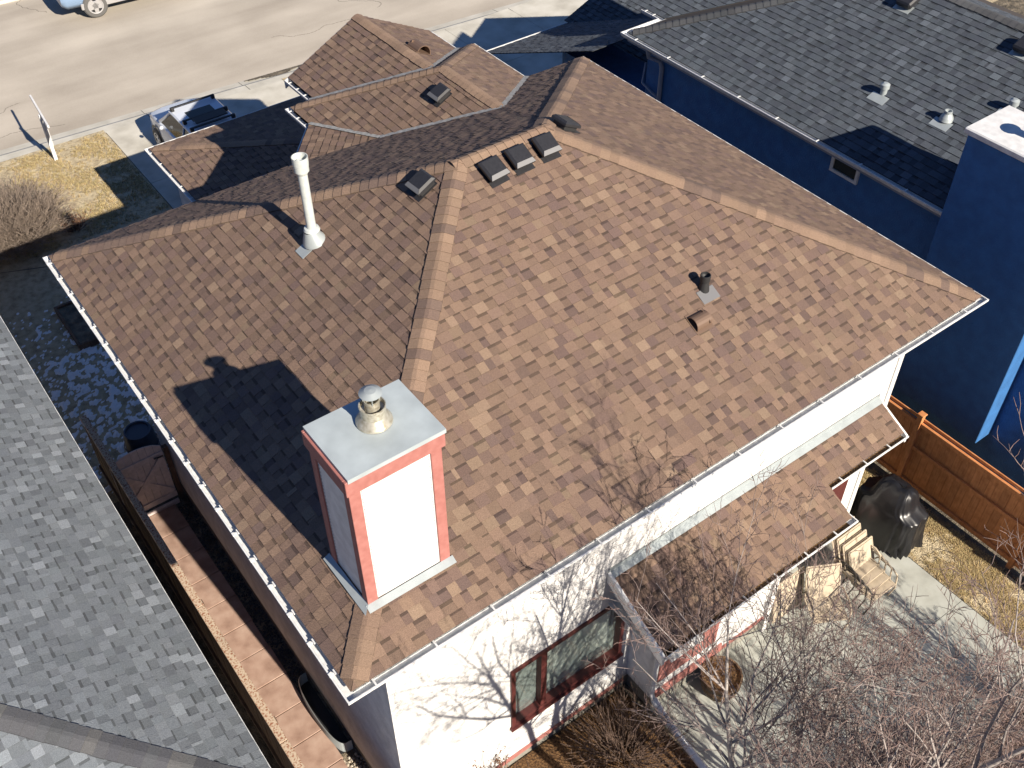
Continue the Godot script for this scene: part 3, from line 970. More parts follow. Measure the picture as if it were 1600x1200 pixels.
	m2.quad(P(x0 - w, yl.call(x0 - w), z0 - 0.05), P(x0 - w, yl.call(x0 - w), z1 + w), P(x0, yl.call(x0), z1 + 0.0), P(x0, yl.call(x0), z0 - 0.05))
	put(m2, "side_flashing", M.galv, c)

# ---------------------------------------------------------------- the houses on both sides
func grey_house() -> void:
	var o := thing("grey_roofed_house", "house with pale grey shingled roof beside the dark plank fence", "house", P(-5, 0, -9))
	var tabs := []
	var p := 0.42
	var x0 := -0.8
	var zc := -0.64
	var xr := -6.0
	var y := 3.0
	var ry := y + p * (x0 - xr)
	var side := [P(x0, y, zc), P(x0, y, -20), P(xr, ry, -20), P(xr, ry, zc + xr - x0)]
	var rear := [P(x0, y, zc), P(xr, ry, zc + xr - x0), P(xr, y, zc)]
	var far := [P(xr, ry, -20), P(xr, ry, zc + xr - x0), P(xr, y, zc), P(-11.2, y, zc), P(-11.2, y, -20)]
	var r := deck("roof", [side, rear], o)
	shingle_plane(tabs, r, [P(x0, y, zc), P(x0, y, -17), P(-4.6, y + p * 3.8, -17), P(-4.6, y + p * 3.8, zc - 3.8)], P(x0, y, -17), P(x0, y, zc), GREY)
	shingle_plane(tabs, r, [P(x0, y, zc), P(-3.8, y + p * 3.0, zc - 3.0), P(-3.8, y, zc)], P(-3.8, y, zc), P(x0, y, zc), GREY)
	finish_shingles(tabs)
	caps(r, P(x0, y, zc), P(-3.8, y + p * 3.0, zc - 3.0), P(0, 1, p).normalized(), P(p, 1, 0).normalized(), [[0.4, Color(0.14, 0.145, 0.16)], [0.35, Color(0.115, 0.118, 0.135)], [0.25, Color(0.18, 0.182, 0.185)]], 0.15)
	var m := MB.new()
	m.sweep([Vector2(-0.03, 0.012), Vector2(0.012, 0.008), Vector2(0.012, -0.05), Vector2(0.006, -0.05), Vector2(0.004, 0.0), Vector2(-0.03, 0.004)], P(x0, y, -20), P(x0, y, zc), Vector3.RIGHT)
	put(m, "drip_edge", M.white_metal, o)
	bit("fascia", M.old_wood, o, P(x0 - 0.06, y - 0.2, -20), P(x0 - 0.035, y - 0.02, zc - 0.05))
	bit("soffit", M.soffit, o, P(x0 - 0.5, y - 0.21, -20), P(x0 - 0.07, y - 0.19, zc - 0.05))
	bit("wall", M.stucco, o, P(-10.8, 0, -19.5), P(x0 - 0.5, y - 0.02, zc - 0.55))

func blue_house() -> void:
	var o := thing("blue_house", "navy blue stucco house with dark grey shingled roof and blue chimney", "house", P(16, 0, -5))
	var tabs := []
	var p := 0.42
	var y := 5.0
	var ex := 12.66
	var ez := -10.1
	var rx := 16.36
	var ry := y + p * (rx - ex)
	var left := [P(ex, y, ez), P(ex, y, 1.6), P(rx, ry, 1.6), P(rx, ry, ez + rx - ex)]
	var front := [P(ex, y, ez), P(rx, ry, ez + rx - ex), P(20.0, y, ez)]
	var right := [P(rx, ry, 1.6), P(rx, ry, ez + rx - ex), P(20.06, y, ez), P(20.06, y, 1.6)]
	# wing towards the street
	var wx := 13.73
	var wl := [P(wx, y, ez), P(wx, y, -10.75), P(rx, y + p * (rx - wx), -10.75), P(rx, y + p * (rx - wx), ez + 3)]
	var r := deck("main_roof", [left, front, right, wl], o)
	var slate := SLATE
	shingle_plane(tabs, r, [P(ex, y, ez), P(ex, y, 1.6), P(rx, ry, 1.6), P(rx, ry, ez + rx - ex)], P(ex, y, ez), P(ex, y, 1.6), slate)
	shingle_plane(tabs, r, [P(rx, ry, 1.2), P(rx, ry, -7), P(18.2, ry - p * 1.84, -7), P(18.2, ry - p * 1.84, 1.2)], P(18.2, ry - p * 1.84, 1.2), P(18.2, ry - p * 1.84, -7), slate)
	shingle_plane(tabs, r, [P(wx, y, ez), P(wx, y, -10.75), P(rx, y + p * (rx - wx), -10.75), P(rx, y + p * (rx - wx), ez + 2.6)], P(wx, y, -10.75), P(wx, y, ez), slate)
	# low roofs at the front
	var ly := 2.8
	var porch := [P(12.1, ly, -14.75), P(14.9, ly, -14.75), P(14.9, ly + p * 4.2, -10.55), P(12.1, ly + p * 4.2, -10.55)]
	var lr := deck("porch_roof", [porch], o)
	shingle_plane(tabs, lr, porch, porch[0], porch[1], slate)
	var gar := [P(14.9, ly, -14.95), P(14.9, ly, -10.6), P(17.2, ly + p * 2.3, -10.6), P(17.2, ly + p * 2.3, -14.95)]
	var gr := deck("garage_roof", [gar, [P(17.2, ly + p * 2.3, -14.95), P(17.2, ly + p * 2.3, -10.6), P(19.5, ly, -10.6), P(19.5, ly, -14.95)]], o)
	shingle_plane(tabs, gr, gar, gar[0], gar[1], slate)
	finish_shingles(tabs)
	var sc := [[0.5, Color(0.12, 0.125, 0.132)], [0.5, Color(0.095, 0.1, 0.108)]]
	caps(r, P(ex, y, ez), P(rx, ry, ez + rx - ex), P(0, 1, -p).normalized(), P(-p, 1, 0).normalized(), sc, 0.15)
	caps(r, P(rx, ry, ez + rx - ex), P(rx, ry, 1.2), P(p, 1, 0).normalized(), P(-p, 1, 0).normalized(), sc, 0.14)
	var X := Vector3.RIGHT
	var Z := Vector3.BACK
	gutter(o, P(ex - 0.1, y, ez - 0.1), P(ex - 0.1, y, -1.95), -X, 1, 0, 1.0)
	gutter(o, P(wx - 0.1, y, ez - 0.1), P(ex - 0.1, y, ez - 0.1), -Z, -1, 1, 0)
	gutter(o, P(wx - 0.1, y, -10.75), P(wx - 0.1, y, ez - 0.1), -X, 0, -1, 0.25)
	gutter(o, P(14.9, ly, -14.83), P(12.0, ly, -14.83), -Z, 0, 0, 0)
	bit("fascia", M.bluegrey_trim, o, P(ex + 0.03, y - 0.2, ez), P(ex + 0.05, y - 0.01, -1.95))
	bit("soffit", M.bluegrey_trim, o, P(ex + 0.052, y - 0.2, ez), P(12.97, y - 0.18, 1.6))
	bit("side_wall", M.blue, o, P(12.95, 0, -9.7), P(13.2, y - 0.18, 1.2))
	bit("front_wall", M.blue, o, P(13.21, 0, -9.7), P(19.6, y - 0.18, -9.45))
	bit("rear_wall", M.blue, o, P(13.21, 0, 0.95), P(19.6, y - 0.18, 1.2))
	bit("wing_wall", M.blue, o, P(14.1, 0, -10.5), P(19.5, y - 0.02, -9.71))
	bit("porch_wall", M.blue, o, P(12.95, 0, -12.6), P(14.09, ly + 0.7, -9.72))
	bit("garage_wall", M.blue, o, P(15.3, 0, -14.7), P(19.2, ly, -10.6))
	# chimney chase on the side wall
	var c := bit("chimney", M.blue, o, P(12.48, 1.14, -1.93), P(12.948, 6.55, 0.13), 0.01)
	tag(c, "blue stucco chimney chase with flat white lid")
	bit("chimney_body", M.blue, c, P(12.949, 4.7, -1.93), P(13.5, 6.55, 0.13))
	bit("lid", M.white, c, P(12.42, 6.55, -1.99), P(13.56, 6.66, 0.19), 0.02)
	var m := MB.new()
	m.lathe([Vector2(0.16, 0), Vector2(0.13, 0.06), Vector2(0.1, 0.08), Vector2(0.1, 0.3), Vector2(0.16, 0.32), Vector2(0.0, 0.4)], P(12.98, 6.66, -1.0), 16)
	put(m, "flue_cap", M.galv, c)
	# window under the eave
	var w := MB.new()
	for q in [[4.36, 4.42, -4.56, -3.92], [4.7, 4.76, -4.56, -3.92], [4.42, 4.7, -4.56, -4.5], [4.42, 4.7, -3.98, -3.92]]:
		w.slab(P(12.9, q[0], q[2]), P(12.948, q[1], q[3]))
	var wi := put(w, "window", M.white, o)
	bit("pane", M.car_glass, wi, P(12.93, 4.42, -4.5), P(12.947, 4.7, -3.98))
	# downspout
	m = MB.new()
	m.tube([P(12.64, 4.9, -9.4), P(12.68, 4.72, -9.4), P(12.88, 4.62, -9.25), P(12.9, 4.5, -9.2), P(12.9, 0.2, -9.2)], [0.05, 0.05, 0.05, 0.05, 0.05], 6)
	put(m, "downspout", M.bluegrey_trim, o)
	m = MB.new()
	m.tube([P(12.9, 3.75, -9.2), P(12.9, 3.9, -9.75), P(13.3, 4.1, -10.1)], [0.03, 0.03, 0.03], 6)
	put(m, "downspout_branch", M.bluegrey_trim, o)
	# dryer vent hood and a tap
	m = MB.new()
	var v0 := P(12.949, 1.0, -1.12)
	m.fan([v0 + P(0, 0.24, 0), v0 + P(-0.16, 0.06, 0), v0 + P(-0.16, 0.06, 0.22), v0 + P(0, 0.24, 0.22)])
	m.fan([v0 + P(0, 0.24, 0), v0, v0 + P(-0.16, 0.0, 0), v0 + P(-0.16, 0.06, 0)])
	m.fan([v0 + P(0, 0.24, 0.22), v0 + P(-0.16, 0.06, 0.22), v0 + P(-0.16, 0.0, 0.22), v0 + P(0, 0, 0.22)])
	m.fan([v0 + P(-0.16, 0.06, 0), v0 + P(-0.16, 0, 0), v0 + P(-0.16, 0, 0.22), v0 + P(-0.16, 0.06, 0.22)])
	var dv := put(m, "dryer_vent", M.galv, o)
	bit("back_plate", M.galv, dv, P(12.93, 0.97, -1.16), P(12.948, 1.3, -0.86))
	m = MB.new()
	m.tube([P(12.95, 0.95, -0.66), P(12.86, 0.95, -0.66), P(12.86, 0.86, -0.66)], [0.015, 0.015, 0.015], 6)
	put(m, "outdoor_tap", M.galv, o)
	# vents on the grey roof
	for q in [[14.0, -4.55, 0], [14.1, -3.25, 1], [14.78, -2.5, 0], [15.86, -5.7, 2], [15.95, -3.2, 2]]:
		var at := P(q[0], y + p * (q[0] - ex), q[1])
		var nn := P(-p, 1, 0).normalized()
		var b := slope_basis(nn, Vector3.LEFT)
		m = MB.new()
		if q[2] == 0:
			m.tube([at - P(0, 0.05, 0), at + P(0, 0.14, 0), at + P(-0.03, 0.18, 0.02)], [0.06, 0.06, 0.06], 14)
			m.lathe([Vector2(0.085, 0.12), Vector2(0.085, 0.2), Vector2(0.04, 0.23), Vector2(0, 0.23)], at, 14)
		elif q[2] == 1:
			m.lathe([Vector2(0.13, 0.0), Vector2(0.11, 0.06), Vector2(0.07, 0.13), Vector2(0.07, 0.18), Vector2(0.054, 0.18), Vector2(0.05, 0.14), Vector2(0, 0.14)], at, 16)
		else:
			m.rbox(at + b.y * 0.1, Vector3(0.34, 0.14, 0.34), 0.03, b)
		var vt := put(m, "roof_vent", M.galv if q[2] < 2 else M.vent, o)
		m = MB.new()
		m.box(at + b.y * 0.017 + b.z * 0.14, Vector3(0.36, 0.006, 0.2), b)
		put(m, "flashing_plate", M.galv, vt)

# ---------------------------------------------------------------- fences and gate
func fences() -> void:
	var o := thing("plank_fence", "weathered dark plank fence with peeling top rail between the houses", "fence", P(-0.38, 0, -4))
	var z := -9.6
	while z < 1.6:
		var w := rng.randf_range(0.125, 0.14)
		var m := MB.new()
		m.col = Color(1, 1, 1) * rng.randf_range(0.7, 1.15)
		m.box(P(-0.4 + rng.randf_range(-0.004, 0.004), 0.86, z + w / 2), Vector3(0.02, 1.68 + rng.randf_range(-0.02, 0.02), w - 0.006))
		put(m, "plank", M.old_wood, o)
		z += w
	for zz in [-9.5, -7.1, -4.7, -2.3, 0.1]:
		bit("post", M.old_wood, o, P(-0.375, 0, zz - 0.045), P(-0.29, 1.74, zz + 0.045))
	for q in [[-9.6, -7.6], [-7.59, -4.6], [-4.59, -1.9], [-1.89, 1.6]]:
		bit("top_rail", M.peeling, o, P(-0.43, 1.745, q[0]), P(-0.31, 1.785, q[1]), 0.006)
	bit("lower_rail", M.old_wood, o, P(-0.45, 0.4, -9.6), P(-0.412, 0.49, 1.6))

	var f := thing("cedar_fence", "orange stained cedar fence between the dry lawn and blue house", "fence", P(11.65, 0, 1))
	z = -4.4
	var posts := [-4.4, -2.55, -0.6, 1.86, 4.3, 6.7]
	while z < 6.6:
		var w := rng.randf_range(0.135, 0.145)
		var m := MB.new()
		m.col = Color(1, 1, 1) * rng.randf_range(0.78, 1.12)
		m.box(P(11.665, 0.86, z + w / 2), Vector3(0.018, 1.52, w - 0.005))
		put(m, "board", M.cedar, f)
		z += w
	for zz in posts:
		bit("post", M.cedar, f, P(11.58, 0, zz - 0.05), P(11.68, 1.82, zz + 0.05), 0.006)
		bit("post_cap", M.cedar, f, P(11.565, 1.82, zz - 0.065), P(11.695, 1.85, zz + 0.065), 0.008)
	for k in posts.size() - 1:
		var a: float = posts[k] + 0.051
		var b: float = posts[k + 1] - 0.051
		bit("top_rail", M.cedar, f, P(11.6, 1.56, a), P(11.655, 1.65, b), 0.005)
		bit("middle_rail", M.cedar, f, P(11.61, 0.98, a), P(11.655, 1.06, b), 0.005)
		bit("bottom_rail", M.cedar, f, P(11.61, 0.12, a), P(11.655, 0.22, b), 0.005)
		bit("cap_rail", M.cedar, f, P(11.662, 1.66, a), P(11.69, 1.72, b), 0.004)

	var g := thing("garden_gate", "arched pale wooden gate with crossed braces closing the side passage", "gate", P(0.05, 0, -8.4))
	var x0 := -0.42
	var n := 7
	var pw := 0.94 / n
	for k in n:
		var xa := x0 + pw * k + 0.003
		var xb := x0 + pw * (k + 1) - 0.003
		var m := MB.new()
		var ya := 1.34 + 0.28 * sqrt(maxf(0, 1 - pow((xa - 0.05) / 0.52, 2)))
		var yb := 1.34 + 0.28 * sqrt(maxf(0, 1 - pow((xb - 0.05) / 0.52, 2)))
		m.sweep([Vector2(xa, 0.1), Vector2(xb, 0.1), Vector2(xb, yb), Vector2(xa, ya)], P(0, 0, -8.42), P(0, 0, -8.4), Vector3.RIGHT)
		put(m, "plank", M.gate, g)
	for yy in [0.12, 1.22]:
		bit("cross_rail", M.gate, g, P(x0, yy, -8.397), P(x0 + 0.94, yy + 0.13, -8.372), 0.004)
	for s in [1.0, -1.0]:
		var m := MB.new()
		m.box(P(0.05, 0.735, -8.384 + s * 0.003), Vector3(1.28, 0.11, 0.02), Basis(Vector3.BACK, s * 0.83))
		put(m, "brace", M.gate, g)
	var hm := MB.new()
	hm.tube([P(0.33, 1.27, -8.36), P(0.44, 1.27, -8.34), P(0.5, 1.25, -8.36)], [0.016, 0.018, 0.012], 6)
	put(hm, "latch", M.iron, g)
	bit("gate_post", M.old_wood, g, P(0.54, 0, -8.46), P(0.63, 1.4, -8.37))
	tag(bit("threshold_board", M.gate, null, P(-0.42, 0.006, -8.34), P(0.5, 0.1, -8.28), 0.006), "pale timber step at the foot of the arched gate", "step")

# ---------------------------------------------------------------- ground
func sheet(called: String, mt: Material, pts: Array, y: float, thick := 0.0) -> MeshInstance3D:
	var m := MB.new()
	var q := PackedVector2Array()
	for p in pts: q.append(p)
	if Geometry2D.is_polygon_clockwise(q): q.reverse()
	var ids := Geometry2D.triangulate_polygon(q)
	for k in range(0, ids.size(), 3):
		var a := P(q[ids[k]].x, y, q[ids[k]].y)
		var b := P(q[ids[k + 1]].x, y, q[ids[k + 1]].y)
		var d := P(q[ids[k + 2]].x, y, q[ids[k + 2]].y)
		if (b - a).cross(d - a).y < 0: m.tri(a, d, b)
		else: m.tri(a, b, d)
	if thick > 0:
		for k in q.size():
			var a := q[k]
			var b := q[(k + 1) % q.size()]
			m.quad(P(a.x, y, a.y), P(b.x, y, b.y), P(b.x, y - thick, b.y), P(a.x, y - thick, a.y))
	return structure(m, called, mt)

func ground() -> void:
	sheet("ground", M.dirt, [Vector2(-90, -120), Vector2(110, -120), Vector2(110, 60), Vector2(-90, 60)], -0.16)
	# the lots stand a kerb's height above the street
	var kerb := func(x: float) -> float: return -22.93 + 0.0715 * (x - 1.69)
	sheet("yard", M.dirt, [Vector2(-60, kerb.call(-60.0) + 0.9), Vector2(70, kerb.call(70.0) + 0.9), Vector2(70, 50), Vector2(-60, 50)], 0.0, 0.15)
	sheet("road", M.road, [Vector2(-60, kerb.call(-60.0)), Vector2(70, kerb.call(70.0)), Vector2(70, kerb.call(70.0) - 9.4), Vector2(-60, kerb.call(-60.0) - 9.4)], -0.14)
	# kerb with its gutter pan, cast in lengths
	var kr := sheet("sidewalk", M.concrete, [Vector2(-60, kerb.call(-60.0) + 0.02), Vector2(-30, kerb.call(-30.0) + 0.02), Vector2(-30, kerb.call(-30.0) + 0.9), Vector2(-60, kerb.call(-60.0) + 0.9)], -0.02, 0.12)
	var x := -30.0
	while x < 60:
		var xb := x + 2.95
		var m := MB.new()
		var za: float = kerb.call(x)
		var zb: float = kerb.call(xb)
		var prof := [Vector2(0, -0.13), Vector2(0.3, -0.1), Vector2(0.5, -0.015), Vector2(0.92, 0.006)]
		for k in 3:
			var a: Vector2 = prof[k]
			var b: Vector2 = prof[k + 1]
			m.quad(P(x, b.y, za + b.x), P(x, a.y, za + a.x), P(xb, a.y, zb + a.x), P(xb, b.y, zb + b.x))
		m.quad(P(x, -0.13, za), P(x, -0.2, za), P(xb, -0.2, zb), P(xb, -0.13, zb))
		m.fan([P(xb, -0.2, zb), P(xb, -0.13, zb), P(xb, -0.1, zb + 0.3), P(xb, -0.015, zb + 0.5), P(xb, 0.006, zb + 0.92), P(xb, -0.2, zb + 0.92)])
		put(m, "kerb_length", M.concrete, kr)
		x += 2.965
	sheet("far_sidewalk", M.concrete, [Vector2(-60, kerb.call(-60.0) - 9.4), Vector2(70, kerb.call(70.0) - 9.4), Vector2(70, kerb.call(70.0) - 11), Vector2(-60, kerb.call(-60.0) - 11)], -0.02, 0.14)
	sheet("far_lawn", M.lawn, [Vector2(-60, kerb.call(-60.0) - 11), Vector2(70, kerb.call(70.0) - 11), Vector2(70, -70), Vector2(-60, -70)], -0.01)
	sheet("front_lawn", M.lawn, [Vector2(-14, -22.5), Vector2(4.25, -22.0), Vector2(4.25, -17.0), Vector2(3.4, -15.8), Vector2(-0.3, -17.4), Vector2(-14, -17.4)], 0.012)
	var dw := sheet("driveway", M.concrete, [Vector2(4.27, -21.9), Vector2(4.27, -15.5), Vector2(9.55, -15.5), Vector2(9.55, -21.5)], 0.008, 0.02)
	for i in 2:
		for k in 2:
			bit("slab", M.concrete, dw, P(4.27 + i * 2.64, -0.05, -21.78 + k * 3.1 + (0.3 if k == 0 else 0.0)), P(6.9 + i * 2.64, 0.016, -18.7 + k * 3.1))
	sheet("verge", M.lawn, [Vector2(9.57, -21.6), Vector2(12.6, -21.3), Vector2(12.6, -13), Vector2(9.57, -13)], 0.013)
	var nd := sheet("neighbour_driveway", M.concrete, [Vector2(12.62, -21.45), Vector2(12.62, -14.8), Vector2(20.4, -14.8), Vector2(20.4, -20.85)], 0.007, 0.02)
	for q in [[12.62, 15.2], [15.22, 17.7], [17.72, 20.4]]:
		for z in [[-21.3, -18.4], [-18.38, -14.8]]:
			bit("slab", M.concrete, nd, P(q[0], -0.05, z[0]), P(q[1], 0.015, z[1]))
	sheet("neighbour_lawn", M.lawn, [Vector2(20.42, -21), Vector2(36, -20), Vector2(36, -12), Vector2(20.42, -12)], 0.011)
	# behind the house
	var pt := sheet("patio", M.patio, [Vector2(4.72, 0.0), Vector2(10.35, 0.0), Vector2(10.35, 0.05), Vector2(4.72, 0.05)], 0.02, 0.03)
	for i in 2:
		for k in 2:
			bit("slab", M.patio, pt, P(4.72 + i * 2.83, -0.05, 0.06 + k * 1.75), P(7.54 + i * 2.81, 0.035, 1.8 + k * 1.75))
	bit("slab", M.patio, pt, P(7.2, -0.05, -0.44), P(10.35, 0.033, -0.01))
	sheet("back_lawn", M.lawn, [Vector2(10.38, -1.2), Vector2(11.45, -1.2), Vector2(11.45, 8), Vector2(4, 8), Vector2(4, 5.5), Vector2(10.38, 5.5)], 0.014)
	sheet("flower_bed", M.mulch, [Vector2(1.0, -0.44), Vector2(4.6, -0.44), Vector2(4.7, 1.7), Vector2(4.66, 4.5), Vector2(1.0, 4.5)], 0.016)
	# silt washed into the gutter pan
	var sm := MB.new()
	var sx := 8.7
	while sx < 10.6:
		var n0 := 0.1 + 0.1 * absf(sin(sx * 3.1)) + rng.randf() * 0.05 - 0.24 * pow(absf(sx - 9.65) / 0.95, 2)
		var kz: float = kerb.call(sx)
		sm.quad(P(sx, -0.12, kz + 0.03), P(sx + 0.1, -0.12, kz + 0.03), P(sx + 0.1, -0.09 + n0 * 0.05, kz + 0.14 + n0), P(sx, -0.09 + n0 * 0.05, kz + 0.14 + n0))
		sx += 0.1
	tag(structure(sm, "gutter_silt", M.dirt), "")
	sheet("side_yard", M.lawn, [Vector2(-1.25, -17.38), Vector2(-0.28, -17.38), Vector2(3.4, -15.75), Vector2(4.0, -15.4), Vector2(4.0, -9.0), Vector2(-1.25, -9.0)], 0.005)
	# pavers of the side passage
	var pa := sheet("path", M.dirt, [Vector2(-0.3, -8.3), Vector2(0.44, -8.3), Vector2(0.44, 0.5), Vector2(-0.3, 0.5)], 0.008)
	var z := -8.27
	while z < 0.3:
		var l := rng.randf_range(0.6, 0.64)
		var m := MB.new()
		m.rbox(P(0.06 + rng.randf_range(-0.01, 0.01), 0.03 + rng.randf_range(-0.003, 0.003), z + l / 2), Vector3(0.7, 0.05, l - 0.012), 0.006, Basis(Vector3.UP, rng.randf_range(-0.008, 0.008)))
		put(m, "paving_slab", M.paver, pa)
		z += l

func stones(called: String, label: String, lo: Vector2, hi: Vector2, count: int, r0: float, r1: float, cols: Array) -> void:
	var m := MB.new()
	for k in count:
		var at := P(rng.randf_range(lo.x, hi.x), 0.01, rng.randf_range(lo.y, hi.y))
		var r := rng.randf_range(r0, r1)
		m.col = cols[rng.randi() % cols.size()] * rng.randf_range(0.75, 1.2)
		var b := Basis.from_euler(Vector3(rng.randf() * 0.5, rng.randf() * TAU, rng.randf() * 0.5)) * Basis.from_scale(Vector3(1, 0.6, rng.randf_range(0.6, 1)))
		var ring := []
		for i in 5: ring.append(at + b * P(cos(TAU * i / 5) * r, 0, sin(TAU * i / 5) * r))
		for i in 5:
			m.tri(ring[(i + 1) % 5], ring[i], at + b * P(0, r, 0))
	var o := put(m, called, M.gravel)
	tag(o, label, "", "", "stuff")
	o.set_meta("category", "gravel")

func blade_mesh(hgt: float, col: Color) -> ArrayMesh:
	var m := MB.new()
	var r := RandomNumberGenerator.new()
	r.seed = int(hgt * 1000)
	for k in 9:
		var a := r.randf() * TAU
		var lean := P(cos(a), 0, sin(a)) * r.randf_range(0.3, 1.1) * hgt
		var side := P(-sin(a), 0, cos(a)) * 0.004
		var base := P(r.randf_range(-0.03, 0.03), 0, r.randf_range(-0.03, 0.03))
		m.col = col * r.randf_range(0.75, 1.2)
		var mid := base + lean * 0.4 + P(0, hgt * 0.7, 0)
		m.quad(base - side, base + side, mid + side * 0.8, mid - side * 0.8)
		m.tri(mid - side * 0.8, mid + side * 0.8, base + lean + P(0, hgt * 0.8, 0))
	var arr := []
	arr.resize(Mesh.ARRAY_MAX)
	arr[Mesh.ARRAY_VERTEX] = m.v; arr[Mesh.ARRAY_NORMAL] = m.n; arr[Mesh.ARRAY_COLOR] = m.c
	var am := ArrayMesh.new()
	am.add_surface_from_arrays(Mesh.PRIMITIVE_TRIANGLES, arr)
	am.surface_set_material(0, M.grass)
	return am

func grass(called: String, label: String, lo: Vector2, hi: Vector2, count: int, hgt: float, col: Color) -> void:
	var mm := MultiMesh.new()
	mm.transform_format = MultiMesh.TRANSFORM_3D
	mm.use_colors = true
	mm.mesh = blade_mesh(hgt, col)
	var f := FastNoiseLite.new()
	f.seed = 5; f.frequency = 0.9; f.fractal_octaves = 3
	var tr := []
	for k in count:
		var p := Vector2(rng.randf_range(lo.x, hi.x), rng.randf_range(lo.y, hi.y))
		var q := f.get_noise_2d(p.x, p.y)
		if rng.randf() < 0.45 - q * 1.4: continue
		tr.append([Transform3D(Basis(Vector3.UP, rng.randf() * TAU).scaled(Vector3.ONE * rng.randf_range(0.6, 1.3)), P(p.x, 0.012, p.y)), q])
	mm.instance_count = tr.size()
	for k in tr.size():
		mm.set_instance_transform(k, tr[k][0])
		var t: float = clampf(0.85 + rng.randf_range(-0.25, 0.25), 0, 2)
		mm.set_instance_color(k, Color(t, t * rng.randf_range(0.93, 1.04), t * 0.95))
	var o := MultiMeshInstance3D.new()
	o.multimesh = mm
	o.name = numbered(called)
	add_child(o, true)
	tag(o, label, "grass", "", "stuff")

func snow() -> void:
	# thin broken crust of snow left in the shade between the houses
	var f := FastNoiseLite.new()
	f.seed = 17; f.frequency = 3.8; f.fractal_octaves = 5
	var m := MB.new()
	var st := 0.04
	var x := -0.75
	var hh := func(px: float, pz: float) -> float:
		var edge := minf(minf(px + 0.8, 2.0 - px), minf(pz + 15.6, -9.2 - pz))
		return f.get_noise_2d(px, pz) + 0.5 * f.get_noise_2d(px * 2.7, pz * 2.7) + 0.3 * f.get_noise_2d(px * 8, pz * 8) + clampf(edge, 0, 0.8) * 0.32 - 0.33 - (0.22 if pz < -13.6 else 0.0)
	while x < 2.0:
		var z := -15.6
		while z < -9.2:
			var c: Array = [hh.call(x, z), hh.call(x + st, z), hh.call(x + st, z + st), hh.call(x, z + st)]
			if c[0] > 0 or c[1] > 0 or c[2] > 0 or c[3] > 0:
				var q := []
				for k in 4:
					var dx: float = [0, st, st, 0][k]
					var dz: float = [0, 0, st, st][k]
					q.append(P(x + dx, 0.008 + clampf(c[k] * 0.1, -0.01, 0.035), z + dz))
				m.quad(q[3], q[2], q[1], q[0])
			z += st
		x += st
	var o := put(m, "snow", M.snow)
	tag(o, "patchy old snow in the shade beside the front corner", "snow", "", "stuff")

# ---------------------------------------------------------------- plants
func limb(tm: MB, cm: MB, at: Vector3, dir: Vector3, length: float, r: float, level: int, deepest: int, kids: Array, cols: Array, low := 0.28, reach := 1.0) -> void:
	var n := 6 if level == 0 else (4 if level == 1 else (3 if level < deepest else 2))
	r = maxf(r, 0.0042)
	var pts := [at]
	var rad := [r]
	var d := dir
	var tip := 0.14 if level == 0 else (0.3 if level < deepest else 0.5)
	for k in n:
		d = (d + Vector3(rng.randf_range(-1, 1), rng.randf_range(-0.6, 0.9), rng.randf_range(-1, 1)) * (0.16 + 0.05 * level)).normalized()
		pts.append(pts[k] + d * length / n)
		rad.append(lerpf(r, r * tip, (k + 1.0) / n))
	var m := tm if level == 0 else cm
	m.col = cols[mini(level, cols.size() - 1)] * rng.randf_range(0.75, 1.2)
	m.tube(pts, rad, 7 if level == 0 else (5 if level == 1 else 3), false)
	if level >= deepest: return
	var count: int = kids[level]
	for k in count:
		var t := rng.randf_range(low if level == 0 else 0.15, 1.0)
		var f := t * n
		var i := mini(int(f), n - 1)
		var p: Vector3 = pts[i].lerp(pts[i + 1], f - i)
		var axis: Vector3 = (pts[i + 1] - pts[i]).normalized()
		var side := axis.cross(Vector3(rng.randf_range(-1, 1), rng.randf_range(-1, 1), rng.randf_range(-1, 1))).normalized()
		var nd := (axis * rng.randf_range(0.55, 1.0) + side * rng.randf_range(0.5, 1.0) + Vector3(0, 0.18, 0)).normalized()
		limb(tm, cm, p, nd, length * (rng.randf_range(0.17, 0.3) * reach if level == 0 else rng.randf_range(0.36, 0.6)) * (1.15 - t * 0.4), lerpf(r, r * tip, t) * rng.randf_range(0.5, 0.68), level + 1, deepest, kids, cols, low, reach)

func bare_tree(label: String, at: Vector3, hgt: float, stems: int, spread: float, r: float, sd: int, kids := [9, 6, 4, 2], low := 0.28, reach := 1.0) -> void:
	rng.seed = sd
	var o := thing("bare_tree", label, "tree", at, "bare trees behind the patio")
	var tm := MB.new()
	var cm := MB.new()
	var cols := [Color(0.5, 0.45, 0.415), Color(0.49, 0.43, 0.4), Color(0.45, 0.365, 0.335), Color(0.41, 0.305, 0.27), Color(0.4, 0.275, 0.24)]
	for k in stems:
		var a := TAU * k / stems + rng.randf_range(-0.5, 0.5)
		var dir := (Vector3(cos(a), 0, sin(a)) * spread * rng.randf_range(0.5, 1.0) + Vector3.UP).normalized()
		limb(tm, cm, at + Vector3(cos(a), 0, sin(a)) * r * 0.8, dir, hgt * rng.randf_range(0.82, 1.05), r * rng.randf_range(0.75, 1.0), 0, 4, kids, cols, low, reach)
	put(tm, "trunk", M.bark, o)
	put(cm, "crown", M.bark, o)

